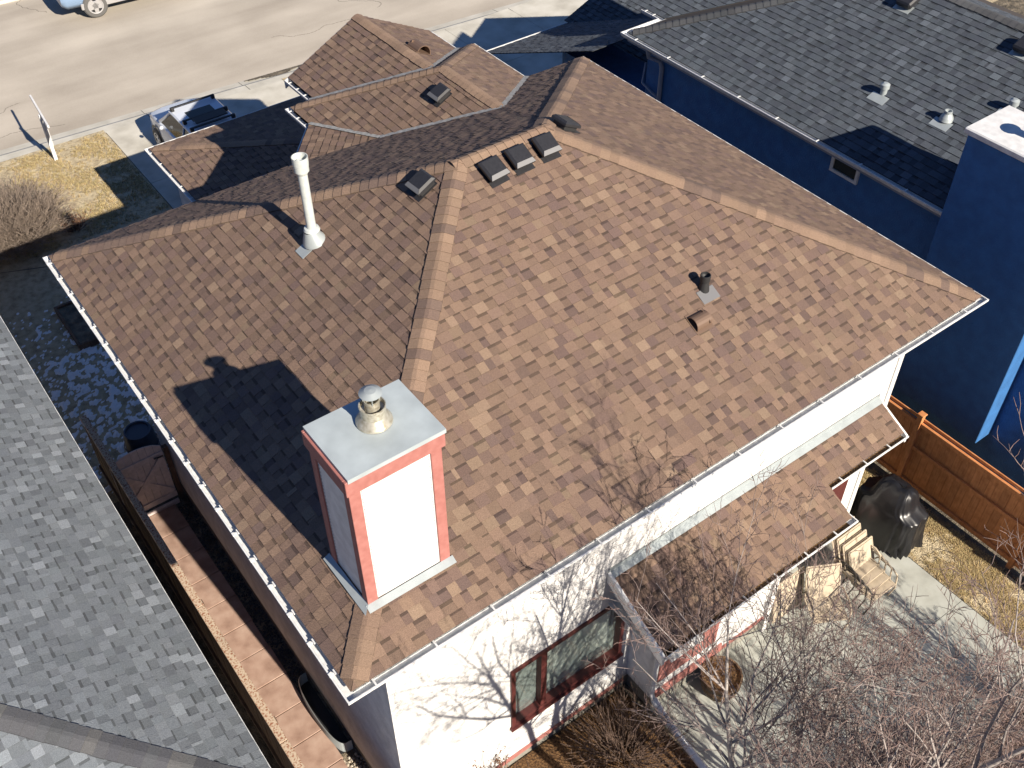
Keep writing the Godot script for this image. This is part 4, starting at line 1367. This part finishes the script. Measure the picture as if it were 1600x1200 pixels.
func twig_shrub(called: String, label: String, at: Vector3, radius: float, hgt: float, count: int, sd: int, col: Color, leaves := 0, twigs := 5) -> void:
	rng.seed = sd
	var o := thing(called, label, "shrub", at)
	var m := MB.new()
	var lm := MB.new()
	for k in count:
		var a := rng.randf() * TAU
		var out := sqrt(rng.randf())
		var base := at + Vector3(cos(a), 0, sin(a)) * out * radius * 0.35
		var p := base
		var d := (Vector3(cos(a), 0, sin(a)) * out * radius / hgt * 1.3 + Vector3.UP * rng.randf_range(0.6, 1.1)).normalized()
		var l := hgt * rng.randf_range(0.55, 1.1)
		var pts := [p]
		var n := 4
		for i in n:
			d = (d + Vector3(rng.randf_range(-1, 1), rng.randf_range(-0.5, 0.5), rng.randf_range(-1, 1)) * 0.25).normalized()
			p = p + d * l / n
			pts.append(p)
		m.col = col * rng.randf_range(0.6, 1.25)
		m.tube(pts, [0.008, 0.0065, 0.005, 0.004, 0.003], 3, false)
		for i in twigs:
			var f := rng.randf_range(0.35, 1.0) * n
			var q: Vector3 = pts[mini(int(f), n - 1)].lerp(pts[mini(int(f), n - 1) + 1], f - int(f))
			var e := (d + Vector3(rng.randf_range(-1, 1), rng.randf_range(-0.3, 0.9), rng.randf_range(-1, 1))).normalized() * hgt * rng.randf_range(0.1, 0.24)
			m.col = col * rng.randf_range(0.7, 1.35)
			m.tube([q, q + e * 0.5 + Vector3(rng.randf_range(-0.01, 0.01), 0, rng.randf_range(-0.01, 0.01)), q + e], [0.004, 0.003, 0.002], 3, false)
			for j in leaves:
				var c := q + e * rng.randf() + Vector3(rng.randf_range(-1, 1), rng.randf_range(-1, 1), rng.randf_range(-1, 1)) * 0.03
				var b := Basis.from_euler(Vector3(rng.randf() * TAU, rng.randf() * TAU, 0)) * Basis.from_scale(Vector3.ONE * rng.randf_range(0.6, 1.2))
				lm.col = Color(0.17, 0.085, 0.045) * rng.randf_range(0.6, 1.5)
				lm.quad(c + b * P(-0.012, 0, 0), c + b * P(0, 0.006, -0.02), c + b * P(0.012, 0, 0), c + b * P(0, 0.006, 0.024))
	put(m, "stems", M.bark, o)
	if leaves > 0: put(lm, "leaves", M.grass, o)

# ---------------------------------------------------------------- vehicles
# skin over rings of points with smooth normals, closed round each ring
func loft(m: MB, rings: Array) -> void:
	var n: int = rings[0].size()
	var nor := []
	for k in rings.size():
		var row := []
		for i in n:
			var du: Vector3 = rings[k][(i + 1) % n] - rings[k][(i + n - 1) % n]
			var dv: Vector3 = rings[mini(k + 1, rings.size() - 1)][i] - rings[maxi(k - 1, 0)][i]
			row.append(du.cross(dv).normalized())
		nor.append(row)
	for k in rings.size() - 1:
		for i in n:
			var j := (i + 1) % n
			m.squad(rings[k][i], rings[k][j], rings[k + 1][j], rings[k + 1][i], nor[k][i], nor[k][j], nor[k + 1][j], nor[k + 1][i])
	var c0 := []
	var c1 := []
	for i in n:
		c0.append(rings[0][n - 1 - i]); c1.append(rings[rings.size() - 1][i])
	m.fan(c0); m.fan(c1)

func car_ring(at: Vector3, z: float, w: float, low: float, top: float, flat := 0.06) -> Array:
	var half := [Vector2(w * 0.55, low), Vector2(w - 0.05, low + 0.02), Vector2(w, low + 0.16), Vector2(w + 0.01, (low + top) / 2), Vector2(w - 0.015, top - 0.1), Vector2(w - 0.07, top - 0.02), Vector2(w * 0.5, top + flat * 0.5)]
	var r := []
	for q in half: r.append(at + P(q.x, q.y, z))
	for k in half.size(): r.append(at + P(-half[half.size() - 1 - k].x, half[half.size() - 1 - k].y, z))
	return r

func wheel(parent: Node, at: Vector3, r: float, w: float, side: float) -> void:
	var b := Basis(Vector3.BACK, -side * PI / 2)
	var m := MB.new()
	m.lathe([Vector2(r * 0.62, w * 0.5), Vector2(r * 0.9, w * 0.5), Vector2(r, w * 0.36), Vector2(r, -w * 0.36), Vector2(r * 0.9, -w * 0.5), Vector2(0, -w * 0.5)], at, 24, b)
	var t := put(m, "wheel", M.rubber, parent)
	m = MB.new()
	m.lathe([Vector2(r * 0.62, w * 0.48), Vector2(r * 0.55, w * 0.36), Vector2(r * 0.1, w * 0.3)], at, 24, b)
	put(m, "rim_dish", M.car_black, t)
	m = MB.new()
	for k in 5:
		var a := TAU * k / 5
		var d := b * P(cos(a), 0, sin(a))
		var s := b * P(-sin(a), 0, cos(a))
		var o := at + b * P(0, w * 0.46, 0)
		m.oquad(at, o + s * r * 0.13, o - s * r * 0.13, o + d * r * 0.6 - s * r * 0.11, o + d * r * 0.6 + s * r * 0.11)
	m.lathe([Vector2(r * 0.64, w * 0.49), Vector2(r * 0.64, w * 0.52), Vector2(r * 0.56, w * 0.5), Vector2(r * 0.56, w * 0.47)], at, 24, b)
	m.lathe([Vector2(r * 0.2, w * 0.44), Vector2(r * 0.17, w * 0.5), Vector2(0, w * 0.51)], at, 16, b)
	put(m, "rim", M.alloy, t)

func parked_suv() -> void:
	var at := P(5.95, 0.016, -18.75)
	var o := thing("white_suv", "white sport utility car with black roof bars parked on the driveway", "car", at)
	var m := MB.new()
	var rings := []
	for q in [[-2.02, 0.5, 0.34, 0.72], [-1.96, 0.66, 0.28, 0.8], [-1.8, 0.75, 0.24, 0.86], [-1.3, 0.79, 0.22, 0.93], [-0.85, 0.8, 0.22, 0.98], [0.4, 0.8, 0.22, 1.0], [1.6, 0.79, 0.23, 1.0], [1.9, 0.76, 0.28, 0.98], [1.98, 0.68, 0.34, 0.9]]:
		rings.append(car_ring(at, q[0], q[1], q[2], q[3], 0.05))
	rings.reverse()
	loft(m, rings)
	var body := put(m, "body", M.car, o)
	# glasshouse
	var gz := [-1.02, -0.36, 1.5, 1.86]
	m = MB.new()
	var b4 := [at + P(-0.72, 0.97, gz[0]), at + P(0.72, 0.97, gz[0]), at + P(0.74, 0.97, gz[3]), at + P(-0.74, 0.97, gz[3])]
	var t4 := [at + P(-0.58, 1.47, gz[1]), at + P(0.58, 1.47, gz[1]), at + P(0.6, 1.47, gz[2]), at + P(-0.6, 1.47, gz[2])]
	var cc := at + P(0, 1.2, 0.3)
	var names := ["windscreen", "side_window", "rear_window", "side_window"]
	for k in 4:
		m = MB.new()
		var j := (k + 1) % 4
		m.oquad(cc, b4[k], b4[j], t4[j], t4[k])
		put(m, names[k], M.car_glass, o)
		m = MB.new()
		m.tube([b4[k] * 1.0, t4[k]], [0.05, 0.04], 6)
		put(m, "pillar", M.car, o)
	for s in [1.0, -1.0]:
		m = MB.new()
		m.tube([at + P(s * 0.735, 0.98, 0.45), at + P(s * 0.595, 1.47, 0.48)], [0.035, 0.03], 6)
		put(m, "pillar", M.car, o)
	m = MB.new()
	m.rbox(at + P(0, 1.5, 0.57), Vector3(1.26, 0.09, 2.0), 0.035)
	put(m, "roof_panel", M.car, o)
	m = MB.new()
	m.rbox(at + P(0, 1.545, 0.25), Vector3(0.7, 0.02, 0.55), 0.008)
	put(m, "sunroof", M.car_glass, o)
	for z in [-0.28, 0.5, 0.95]:
		m = MB.new()
		m.rbox(at + P(0, 1.63, z), Vector3(1.22, 0.035, 0.07), 0.012)
		for s in [1.0, -1.0]: m.rbox(at + P(s * 0.56, 1.585, z), Vector3(0.09, 0.1, 0.11), 0.015)
		put(m, "roof_bar", M.car_black, o)
	m = MB.new()
	m.rbox(at + P(0.04, 1.66, 0.72), Vector3(0.86, 0.03, 0.3), 0.012)
	put(m, "ski_rack", M.car_black, o)
	for s in [1.0, -1.0]:
		for z in [-1.28, 1.22]:
			wheel(o, at + P(s * 0.74, 0.32, z), 0.32, 0.2, s)
			m = MB.new()
			m.lathe([Vector2(0.4, 0.006), Vector2(0.33, 0.008)], at + P(s * 0.81, 0.34, z), 24, Basis(Vector3.BACK, -s * PI / 2))
			put(m, "wheel_arch", M.car_black, o)
		bit("headlight", M.alloy, o, at + P(s * 0.55 - 0.14, 0.62, -2.0), at + P(s * 0.55 + 0.14, 0.76, -1.86), 0.03)
		bit("tail_light", M.lamp_glass, o, at + P(s * 0.66 - 0.08, 0.7, 1.9), at + P(s * 0.66 + 0.08, 0.96, 1.97), 0.02)
		m = MB.new()
		m.rbox(at + P(s * 0.85, 1.0, -0.62), Vector3(0.1, 0.1, 0.07), 0.03)
		put(m, "wing_mirror", M.car, o)
		bit("door_handle", M.car_black, o, at + P(s * 0.81 - 0.012, 0.78, 0.3), at + P(s * 0.81 + 0.012, 0.81, 0.46))
		bit("door_seam", M.car_black, o, at + P(s * 0.808 - 0.006, 0.3, 0.52), at + P(s * 0.808 + 0.006, 0.93, 0.53))

func parked_truck() -> void:
	var at := P(8.62, -0.138, -30.0)
	var o := thing("pickup_truck", "blue and silver pickup truck parked across the road", "truck", at)
	var m := MB.new()
	var rings := []
	for q in [[-2.75, 0.82, 0.5, 0.9], [-2.6, 0.9, 0.42, 1.02], [-1.0, 0.93, 0.4, 1.1], [2.6, 0.93, 0.4, 1.1], [2.75, 0.9, 0.45, 1.0]]:
		rings.append(car_ring(Vector3.ZERO, q[0], q[1], q[2], q[3], 0.03))
	rings.reverse()
	var turn := Basis(Vector3.UP, PI / 2)
	for r in rings:
		for k in r.size(): r[k] = at + turn * r[k]
	loft(m, rings)
	put(m, "body", M.car_blue, o)
	m = MB.new()
	m.rbox(at + turn * P(0, 1.4, -0.2), Vector3(1.9, 0.62, 1.5), 0.14)
	put(m, "cab", M.car_blue, o)
	bit("rocker_panel", M.alloy, o, at + P(-2.2, 0.34, 0.92), at + P(2.0, 0.55, 0.97), 0.02)
	for s in [1.0, -1.0]:
		for x in [-1.75, 1.05]:
			var wb := MB.new()
			var b := Basis(Vector3.RIGHT, s * PI / 2)
			var w := 0.26
			var r := 0.4
			var wa: Vector3 = at + P(x, 0.4, s * 0.85)
			wb.lathe([Vector2(r * 0.6, w * 0.5), Vector2(r * 0.9, w * 0.5), Vector2(r, w * 0.36), Vector2(r, -w * 0.36), Vector2(0, -w * 0.5)], wa, 24, b)
			var t := put(wb, "wheel", mat(Color(0.09, 0.088, 0.085), 0.8), o)
			wb = MB.new()
			wb.lathe([Vector2(r * 0.62, w * 0.5), Vector2(r * 0.5, w * 0.36), Vector2(0.0, w * 0.34)], wa, 24, b)
			put(wb, "rim_dish", M.car_black, t)
			wb = MB.new()
			for k in 5:
				var a := TAU * k / 5 + 0.3
				var d := b * P(cos(a), 0, sin(a))
				var sd := b * P(-sin(a), 0, cos(a))
				var oo: Vector3 = wa + b * P(0, w * 0.47, 0)
				wb.oquad(wa, oo + sd * r * 0.2, oo - sd * r * 0.2, oo + d * r * 0.58 - sd * r * 0.14, oo + d * r * 0.58 + sd * r * 0.14)
			wb.lathe([Vector2(r * 0.64, w * 0.49), Vector2(r * 0.64, w * 0.53), Vector2(r * 0.55, w * 0.5)], wa, 24, b)
			put(wb, "rim", M.alloy, t)
	o.rotation.y = -0.0714

# ---------------------------------------------------------------- small things
func sign_post() -> void:
	var o := thing("yard_sign", "white wooden sign post with an arm standing on the front lawn", "sign", P(2.68, 0, -21.3))
	bit("post", M.white, o, P(2.635, 0.01, -21.345), P(2.725, 1.36, -21.255), 0.008)
	var m := MB.new()
	m.rbox(P(2.72, 1.38, -21.45), Vector3(0.05, 0.07, 1.85), 0.006, Basis(Vector3.UP, -0.08))
	put(m, "arm", M.white, o)
	m = MB.new()
	m.rbox(P(2.68, 1.02, -20.92), Vector3(0.012, 0.5, 0.56), 0.003, Basis(Vector3.UP, -0.172))
	put(m, "sign_panel", M.white, o)
	for z in [-21.1, -20.7]:
		m = MB.new()
		m.tube([P(2.68 - (z + 20.92) * 0.17, 1.345, z), P(2.68 - (z + 20.92) * 0.17, 1.27, z)], [0.006, 0.006], 5)
		put(m, "hook", M.galv, o)

func barbecue() -> void:
	rng.seed = 404
	var at := P(10.42, 0.035, 0.02)
	var o := thing("covered_barbecue", "barbecue under a wrinkled black vinyl cover on the patio edge", "barbecue", at)
	var m := MB.new()
	var rings := []
	var n := 72
	var f := FastNoiseLite.new()
	f.seed = 8; f.frequency = 0.9
	var prof := [[0.05, 0.36, 0.62, 1.0], [0.2, 0.355, 0.61, 0.95], [0.45, 0.35, 0.6, 0.8], [0.7, 0.35, 0.6, 0.6], [0.84, 0.345, 0.6, 0.4], [0.9, 0.33, 0.58, 0.25], [0.95, 0.31, 0.42, 0.25], [1.05, 0.3, 0.36, 0.3], [1.18, 0.26, 0.335, 0.3], [1.27, 0.19, 0.3, 0.25], [1.32, 0.1, 0.25, 0.2], [1.335, 0.01, 0.2, 0.0]]
	for q in prof:
		var ring := []
		for i in n:
			var a := TAU * i / n
			var c := cos(a)
			var s := sin(a)
			var e := 2.0 / 3.6
			var x: float = signf(c) * pow(absf(c), e) * q[1]
			var z: float = signf(s) * pow(absf(s), e) * q[2]
			var fold: float = (sin(a * 13 + sin(a * 3) * 2) * 0.5 + sin(a * 22 + 1.3 + q[0] * 2) * 0.4 + f.get_noise_2d(a * 3, q[0] * 4) * 1.2) * 0.045 * q[3]
			var k: float = 1.0 + fold / 0.4
			ring.append(at + P(x * k, q[0] + f.get_noise_2d(x * 6 + 40, z * 6) * 0.03 * (1.0 if q[0] > 0.8 else 0.4), z * k))
		ring.reverse()
		rings.append(ring)
	loft(m, rings)
	put(m, "cover", M.black_cover, o)
	for s in [[-0.25, 0.5], [0.25, 0.5], [-0.25, -0.5], [0.25, -0.5]]:
		m = MB.new()
		m.tube([at + P(s[0] - 0.02, 0.05, s[1]), at + P(s[0] + 0.02, 0.05, s[1])], [0.05, 0.05], 12)
		put(m, "caster", M.rubber, o)

func sling_chair(label: String, at: Vector3, turn: float, group: String) -> void:
	var o := thing("patio_chair", label, "chair", at, group)
	var b := Basis(Vector3.UP, turn)
	var m := MB.new()
	var w := 0.27
	# back and seat: one bent sling, thick enough to see
	var pr := [Vector2(-0.02, 1.0), Vector2(0.1, 0.7), Vector2(0.2, 0.44), Vector2(0.45, 0.4), Vector2(0.66, 0.42)]
	for k in pr.size() - 1:
		var a: Vector2 = pr[k]
		var c: Vector2 = pr[k + 1]
		var d := (c - a).normalized()
		var nn := Vector2(-d.y, d.x) * 0.012
		m.sweep([a + nn, c + nn, c - nn, a - nn], at + b * P(-w, 0, 0), at + b * P(w, 0, 0), b.z)
	put(m, "sling", M.tan, o)
	for s in [-1.0, 1.0]:
		m = MB.new()
		m.tube([at + b * P(s * (w + 0.02), 1.02, -0.03), at + b * P(s * (w + 0.02), 0.7, 0.1), at + b * P(s * (w + 0.02), 0.43, 0.2), at + b * P(s * (w + 0.02), 0.41, 0.66)], [0.014, 0.014, 0.014, 0.014], 6)
		put(m, "side_rail", M.tan, o)
		m = MB.new()
		m.tube([at + b * P(s * (w + 0.05), 0.0, 0.0), at + b * P(s * (w + 0.05), 0.5, 0.1), at + b * P(s * (w + 0.05), 0.66, 0.2), at + b * P(s * (w + 0.05), 0.67, 0.5), at + b * P(s * (w + 0.05), 0.6, 0.62), at + b * P(s * (w + 0.05), 0.3, 0.66), at + b * P(s * (w + 0.05), 0.0, 0.6)], [0.014, 0.014, 0.016, 0.018, 0.016, 0.014, 0.014], 6)
		put(m, "arm_and_legs", M.iron if s < 0 else M.tan, o)
	m = MB.new()
	m.tube([at + b * P(-w - 0.02, 1.02, -0.03), at + b * P(w + 0.02, 1.02, -0.03)], [0.016, 0.016], 6)
	put(m, "top_bar", M.tan, o)

func patio_things() -> void:
	var labels := ["outermost tan patio chair of the nested stack by the barbecue", "tan patio chair nested second in the stack by the barbecue", "tan patio chair nested third in the stack by the barbecue", "innermost tan patio chair of the nested stack against the wall"]
	for k in 4:
		sling_chair(labels[k], P(9.1 - k * 0.03, 0.035 + k * 0.075, 0.38 - k * 0.12), 0.01 * k, "nested patio chairs")
	sling_chair("tan patio chair standing alone beside the addition wall", P(8.28, 0.035, 0.3), -0.5, "")
	var t := thing("patio_table", "small tan folding table leaning on the house wall", "table", P(7.75, 0.035, 0.1))
	var m := MB.new()
	m.rbox(P(7.75, 0.5, 0.12), Vector3(0.75, 0.85, 0.03), 0.01, Basis(Vector3.RIGHT, -0.2))
	put(m, "table_top", M.tan, t)
	for s in [-0.25, 0.25]:
		m = MB.new()
		m.tube([P(7.75 + s, 0.04, 0.28), P(7.75 + s, 0.85, 0.1)], [0.015, 0.015], 6)
		put(m, "leg", M.iron, t)
	var p := P(5.85, 0.035, 0.5)
	var o := thing("half_barrel_planter", "brown half barrel planter standing below the red window", "planter", p)
	m = MB.new()
	for k in 16:
		var a0 := TAU * k / 16 + 0.01
		var a1 := TAU * (k + 1) / 16 - 0.01
		m = MB.new()
		for q in [[0.0, 0.26, 0.2, 0.32], [0.2, 0.32, 0.42, 0.33]]:
			m.quad(p + P(cos(a1) * q[1], q[0], sin(a1) * q[1]), p + P(cos(a0) * q[1], q[0], sin(a0) * q[1]), p + P(cos(a0) * q[3], q[2], sin(a0) * q[3]), p + P(cos(a1) * q[3], q[2], sin(a1) * q[3]))
		m.quad(p + P(cos(a1) * 0.33, 0.42, sin(a1) * 0.33), p + P(cos(a0) * 0.33, 0.42, sin(a0) * 0.33), p + P(cos(a0) * 0.3, 0.42, sin(a0) * 0.3), p + P(cos(a1) * 0.3, 0.42, sin(a1) * 0.3))
		m.quad(p + P(cos(a0) * 0.3, 0.42, sin(a0) * 0.3), p + P(cos(a1) * 0.3, 0.42, sin(a1) * 0.3), p + P(cos(a1) * 0.29, 0.2, sin(a1) * 0.29), p + P(cos(a0) * 0.29, 0.2, sin(a0) * 0.29))
		put(m, "stave", M.planter, o)
	for y in [0.1, 0.3]:
		m = MB.new()
		m.lathe([Vector2(0.3 if y < 0.2 else 0.334, y), Vector2(0.31 if y < 0.2 else 0.338, y + 0.04)], p, 24)
		put(m, "hoop", M.iron, o)
	m = MB.new()
	m.lathe([Vector2(0.3, 0.36), Vector2(0.15, 0.38), Vector2(0, 0.385)], p, 20)
	put(m, "soil", M.mulch, o)
	# corrugated window well by the passage
	var w := thing("window_well", "corrugated steel window well against the shaded side wall", "window well", P(0.5, 0, -2.9))
	m = MB.new()
	for layer in 6:
		var y0 := 0.0 + layer * 0.045
		var prev := []
		for k in 25:
			var a := PI * k / 24
			var q := []
			for yy in [[y0, 0.0], [y0 + 0.0225, 0.014], [y0 + 0.045, 0.0]]:
				var rr: float = yy[1]
				q.append(P(0.63 - pow(sin(a), 0.5) * (0.24 + rr), yy[0], -2.85 + cos(a) * (0.72 + rr)))
			if k > 0:
				m.quad(prev[0], q[0], q[1], prev[1]); m.quad(prev[1], q[1], q[2], prev[2])
			prev = q
	put(m, "corrugated_wall", M.galv, w)
	bit("well_floor", M.rubber, w, P(0.4, 0.004, -3.55), P(0.63, 0.014, -2.15))
	stones("gravel_bed", "pale gravel along the side wall near the corrugated window well", Vector2(0.38, -2.05), Vector2(1.0, -0.2), 900, 0.015, 0.035, [Color(0.42, 0.36, 0.28), Color(0.3, 0.25, 0.2), Color(0.5, 0.44, 0.36)])
	stones("dark_gravel", "dark crushed stone strip between the paving slabs and the house", Vector2(0.42, -8.2), Vector2(0.64, -3.6), 900, 0.012, 0.03, [Color(0.05, 0.05, 0.052), Color(0.08, 0.078, 0.075)])
	# rain barrel in the shade beyond the gate
	var rb := thing("rain_barrel", "dark blue grey rain barrel beyond the arched gate", "barrel", P(0.42, 0, -9.55))
	m = MB.new()
	m.lathe([Vector2(0.0, 0.0), Vector2(0.25, 0.0), Vector2(0.3, 0.3), Vector2(0.31, 0.5), Vector2(0.28, 0.85), Vector2(0.25, 0.95), Vector2(0.22, 0.95), Vector2(0.21, 0.91), Vector2(0.0, 0.91)], P(0.42, 0, -9.55), 24)
	put(m, "drum", mat(Color(0.05, 0.06, 0.085), 0.5), rb)
	for y in [0.3, 0.62]:
		m = MB.new()
		m.lathe([Vector2(0.31, y - 0.02), Vector2(0.325, y), Vector2(0.31, y + 0.02)], P(0.42, 0, -9.55), 24)
		put(m, "rib", mat(Color(0.05, 0.06, 0.085), 0.5), rb)
	# framed bed in the side yard
	var fb := thing("raised_bed", "low timber framed garden bed in the shaded side yard", "garden bed", P(0.95, 0, -14.3))
	for q in [[P(0.5, 0, -15.1), P(0.56, 0.16, -13.5)], [P(1.6, 0, -15.1), P(1.66, 0.16, -13.5)], [P(0.561, 0, -15.1), P(1.599, 0.16, -15.04)], [P(0.561, 0, -13.56), P(1.599, 0.16, -13.5)]]:
		bit("edging_board", M.old_wood, fb, q[0], q[1], 0.004, Color(2.0, 2.0, 2.0))
	bit("soil", M.dirt, fb, P(0.561, 0, -15.039), P(1.599, 0.1, -13.561))

# ----------------------------------------------------------------
func _ready() -> void:
	rng.seed = 20240
	eye = P(-1.834, 15.295, 5.469)
	eye_basis = Basis(Vector3.UP, -0.6312) * Basis(Vector3.RIGHT, -0.7765) * Basis(Vector3.BACK, -0.0086)
	tan_half = 600.0 / 1635.9
	var cam := Camera3D.new()
	cam.name = "camera"
	add_child(cam)
	cam.transform = Transform3D(eye_basis, eye)
	cam.fov = rad_to_deg(2 * atan(tan_half))
	cam.near = 0.1
	cam.far = 400.0
	cam.current = true
	var env := Environment.new()
	env.background_mode = Environment.BG_SKY
	var sky := Sky.new()
	var sm := ProceduralSkyMaterial.new()
	sm.sky_top_color = Color(0.225, 0.335, 0.52)
	sm.sky_horizon_color = Color(0.54, 0.62, 0.73)
	sm.sky_curve = 0.12
	sm.ground_bottom_color = Color(0.3, 0.27, 0.23)
	sm.ground_horizon_color = Color(0.4, 0.38, 0.35)
	sm.sun_angle_max = 1.0
	sky.sky_material = sm
	env.sky = sky
	env.background_energy_multiplier = 0.65
	env.tonemap_mode = Environment.TONE_MAPPER_LINEAR
	env.tonemap_exposure = 1.9
	env.sdfgi_enabled = true
	env.ssao_enabled = true
	env.ssil_enabled = true
	var we := WorldEnvironment.new()
	we.name = "world_environment"
	we.environment = env
	add_child(we)
	var sun := DirectionalLight3D.new()
	sun.name = "sun"
	sun.light_color = Color(1.0, 0.955, 0.89)
	sun.light_energy = 1.6
	sun.light_angular_distance = 0.5
	sun.shadow_enabled = true
	add_child(sun)
	sun.look_at_from_position(Vector3.ZERO, P(-0.067, -0.515, -0.855), Vector3.UP)
	make_materials()
	ground()
	brown_house()
	grey_house()
	blue_house()
	fences()
	parked_suv()
	parked_truck()
	sign_post()
	barbecue()
	patio_things()
	snow()
	rng.seed = 77
	grass("dry_lawn_grass", "dry yellow grass of the strip along the cedar fence", Vector2(10.4, -1.1), Vector2(11.5, 6.0), 9000, 0.045, Color(0.5, 0.39, 0.2))
	grass("front_grass", "dry yellow grass of the front lawn around the sign", Vector2(-2.0, -21.9), Vector2(4.2, -17.4), 16000, 0.04, Color(0.5, 0.4, 0.21))
	bare_tree("tall bare tree with the thickest trunk in the flower bed by the window", P(3.65, 0, 3.35), 7.2, 4, 0.2, 0.095, 11, [13, 8, 4, 2], 0.42, 1.3)
	bare_tree("bare tree with slender pale stems beside the porch downspout", P(4.62, 0, 3.15), 5.6, 6, 0.2, 0.05, 23, [11, 7, 4, 2], 0.45, 1.25)
	bare_tree("low bushy bare tree at the outer edge of the patio slabs", P(5.4, 0, 3.8), 4.5, 8, 0.34, 0.042, 35, [8, 5, 4, 2], 0.3, 1.1)
	bare_tree("spreading bare tree beyond the middle of the patio", P(7.1, 0, 3.9), 3.2, 6, 0.42, 0.034, 47)
	bare_tree("lowest of the bare trees, at the patio end towards the cedar fence", P(9.3, 0, 4.3), 2.7, 7, 0.4, 0.034, 59)
	twig_shrub("patio_shrub", "brown twiggy shrub behind the bushy bare tree", P(5.9, 0, 4.5), 1.0, 1.9, 330, 71, Color(0.34, 0.22, 0.17))
	twig_shrub("patio_shrub", "brown twiggy shrub midway along the outer patio edge", P(7.4, 0, 4.5), 1.0, 1.9, 330, 73, Color(0.34, 0.22, 0.17))
	twig_shrub("patio_shrub", "brown twiggy shrub by the patio corner nearest the fence", P(9.0, 0, 4.4), 0.9, 1.6, 260, 75, Color(0.36, 0.22, 0.16))
	twig_shrub("dry_shrub", "large rounded leafless shrub on the front lawn", P(0.55, 0, -18.5), 1.6, 1.3, 1000, 61, Color(0.5, 0.4, 0.32), 0, 10)
	twig_shrub("small_shrub", "small dark twiggy shrub next to the large rounded shrub", P(2.0, 0, -17.9), 0.35, 0.5, 60, 63, Color(0.2, 0.12, 0.09), 2)
	twig_shrub("bed_shrub", "tangled brown shrub in the mulch bed by the addition", P(3.9, 0, 0.45), 0.8, 1.0, 190, 65, Color(0.3, 0.2, 0.15))
	twig_shrub("leafy_shrub", "shrub with withered brown leaves at the foot of the white wall", P(1.75, 0, -0.05), 0.45, 1.05, 70, 67, Color(0.26, 0.17, 0.12), 5)
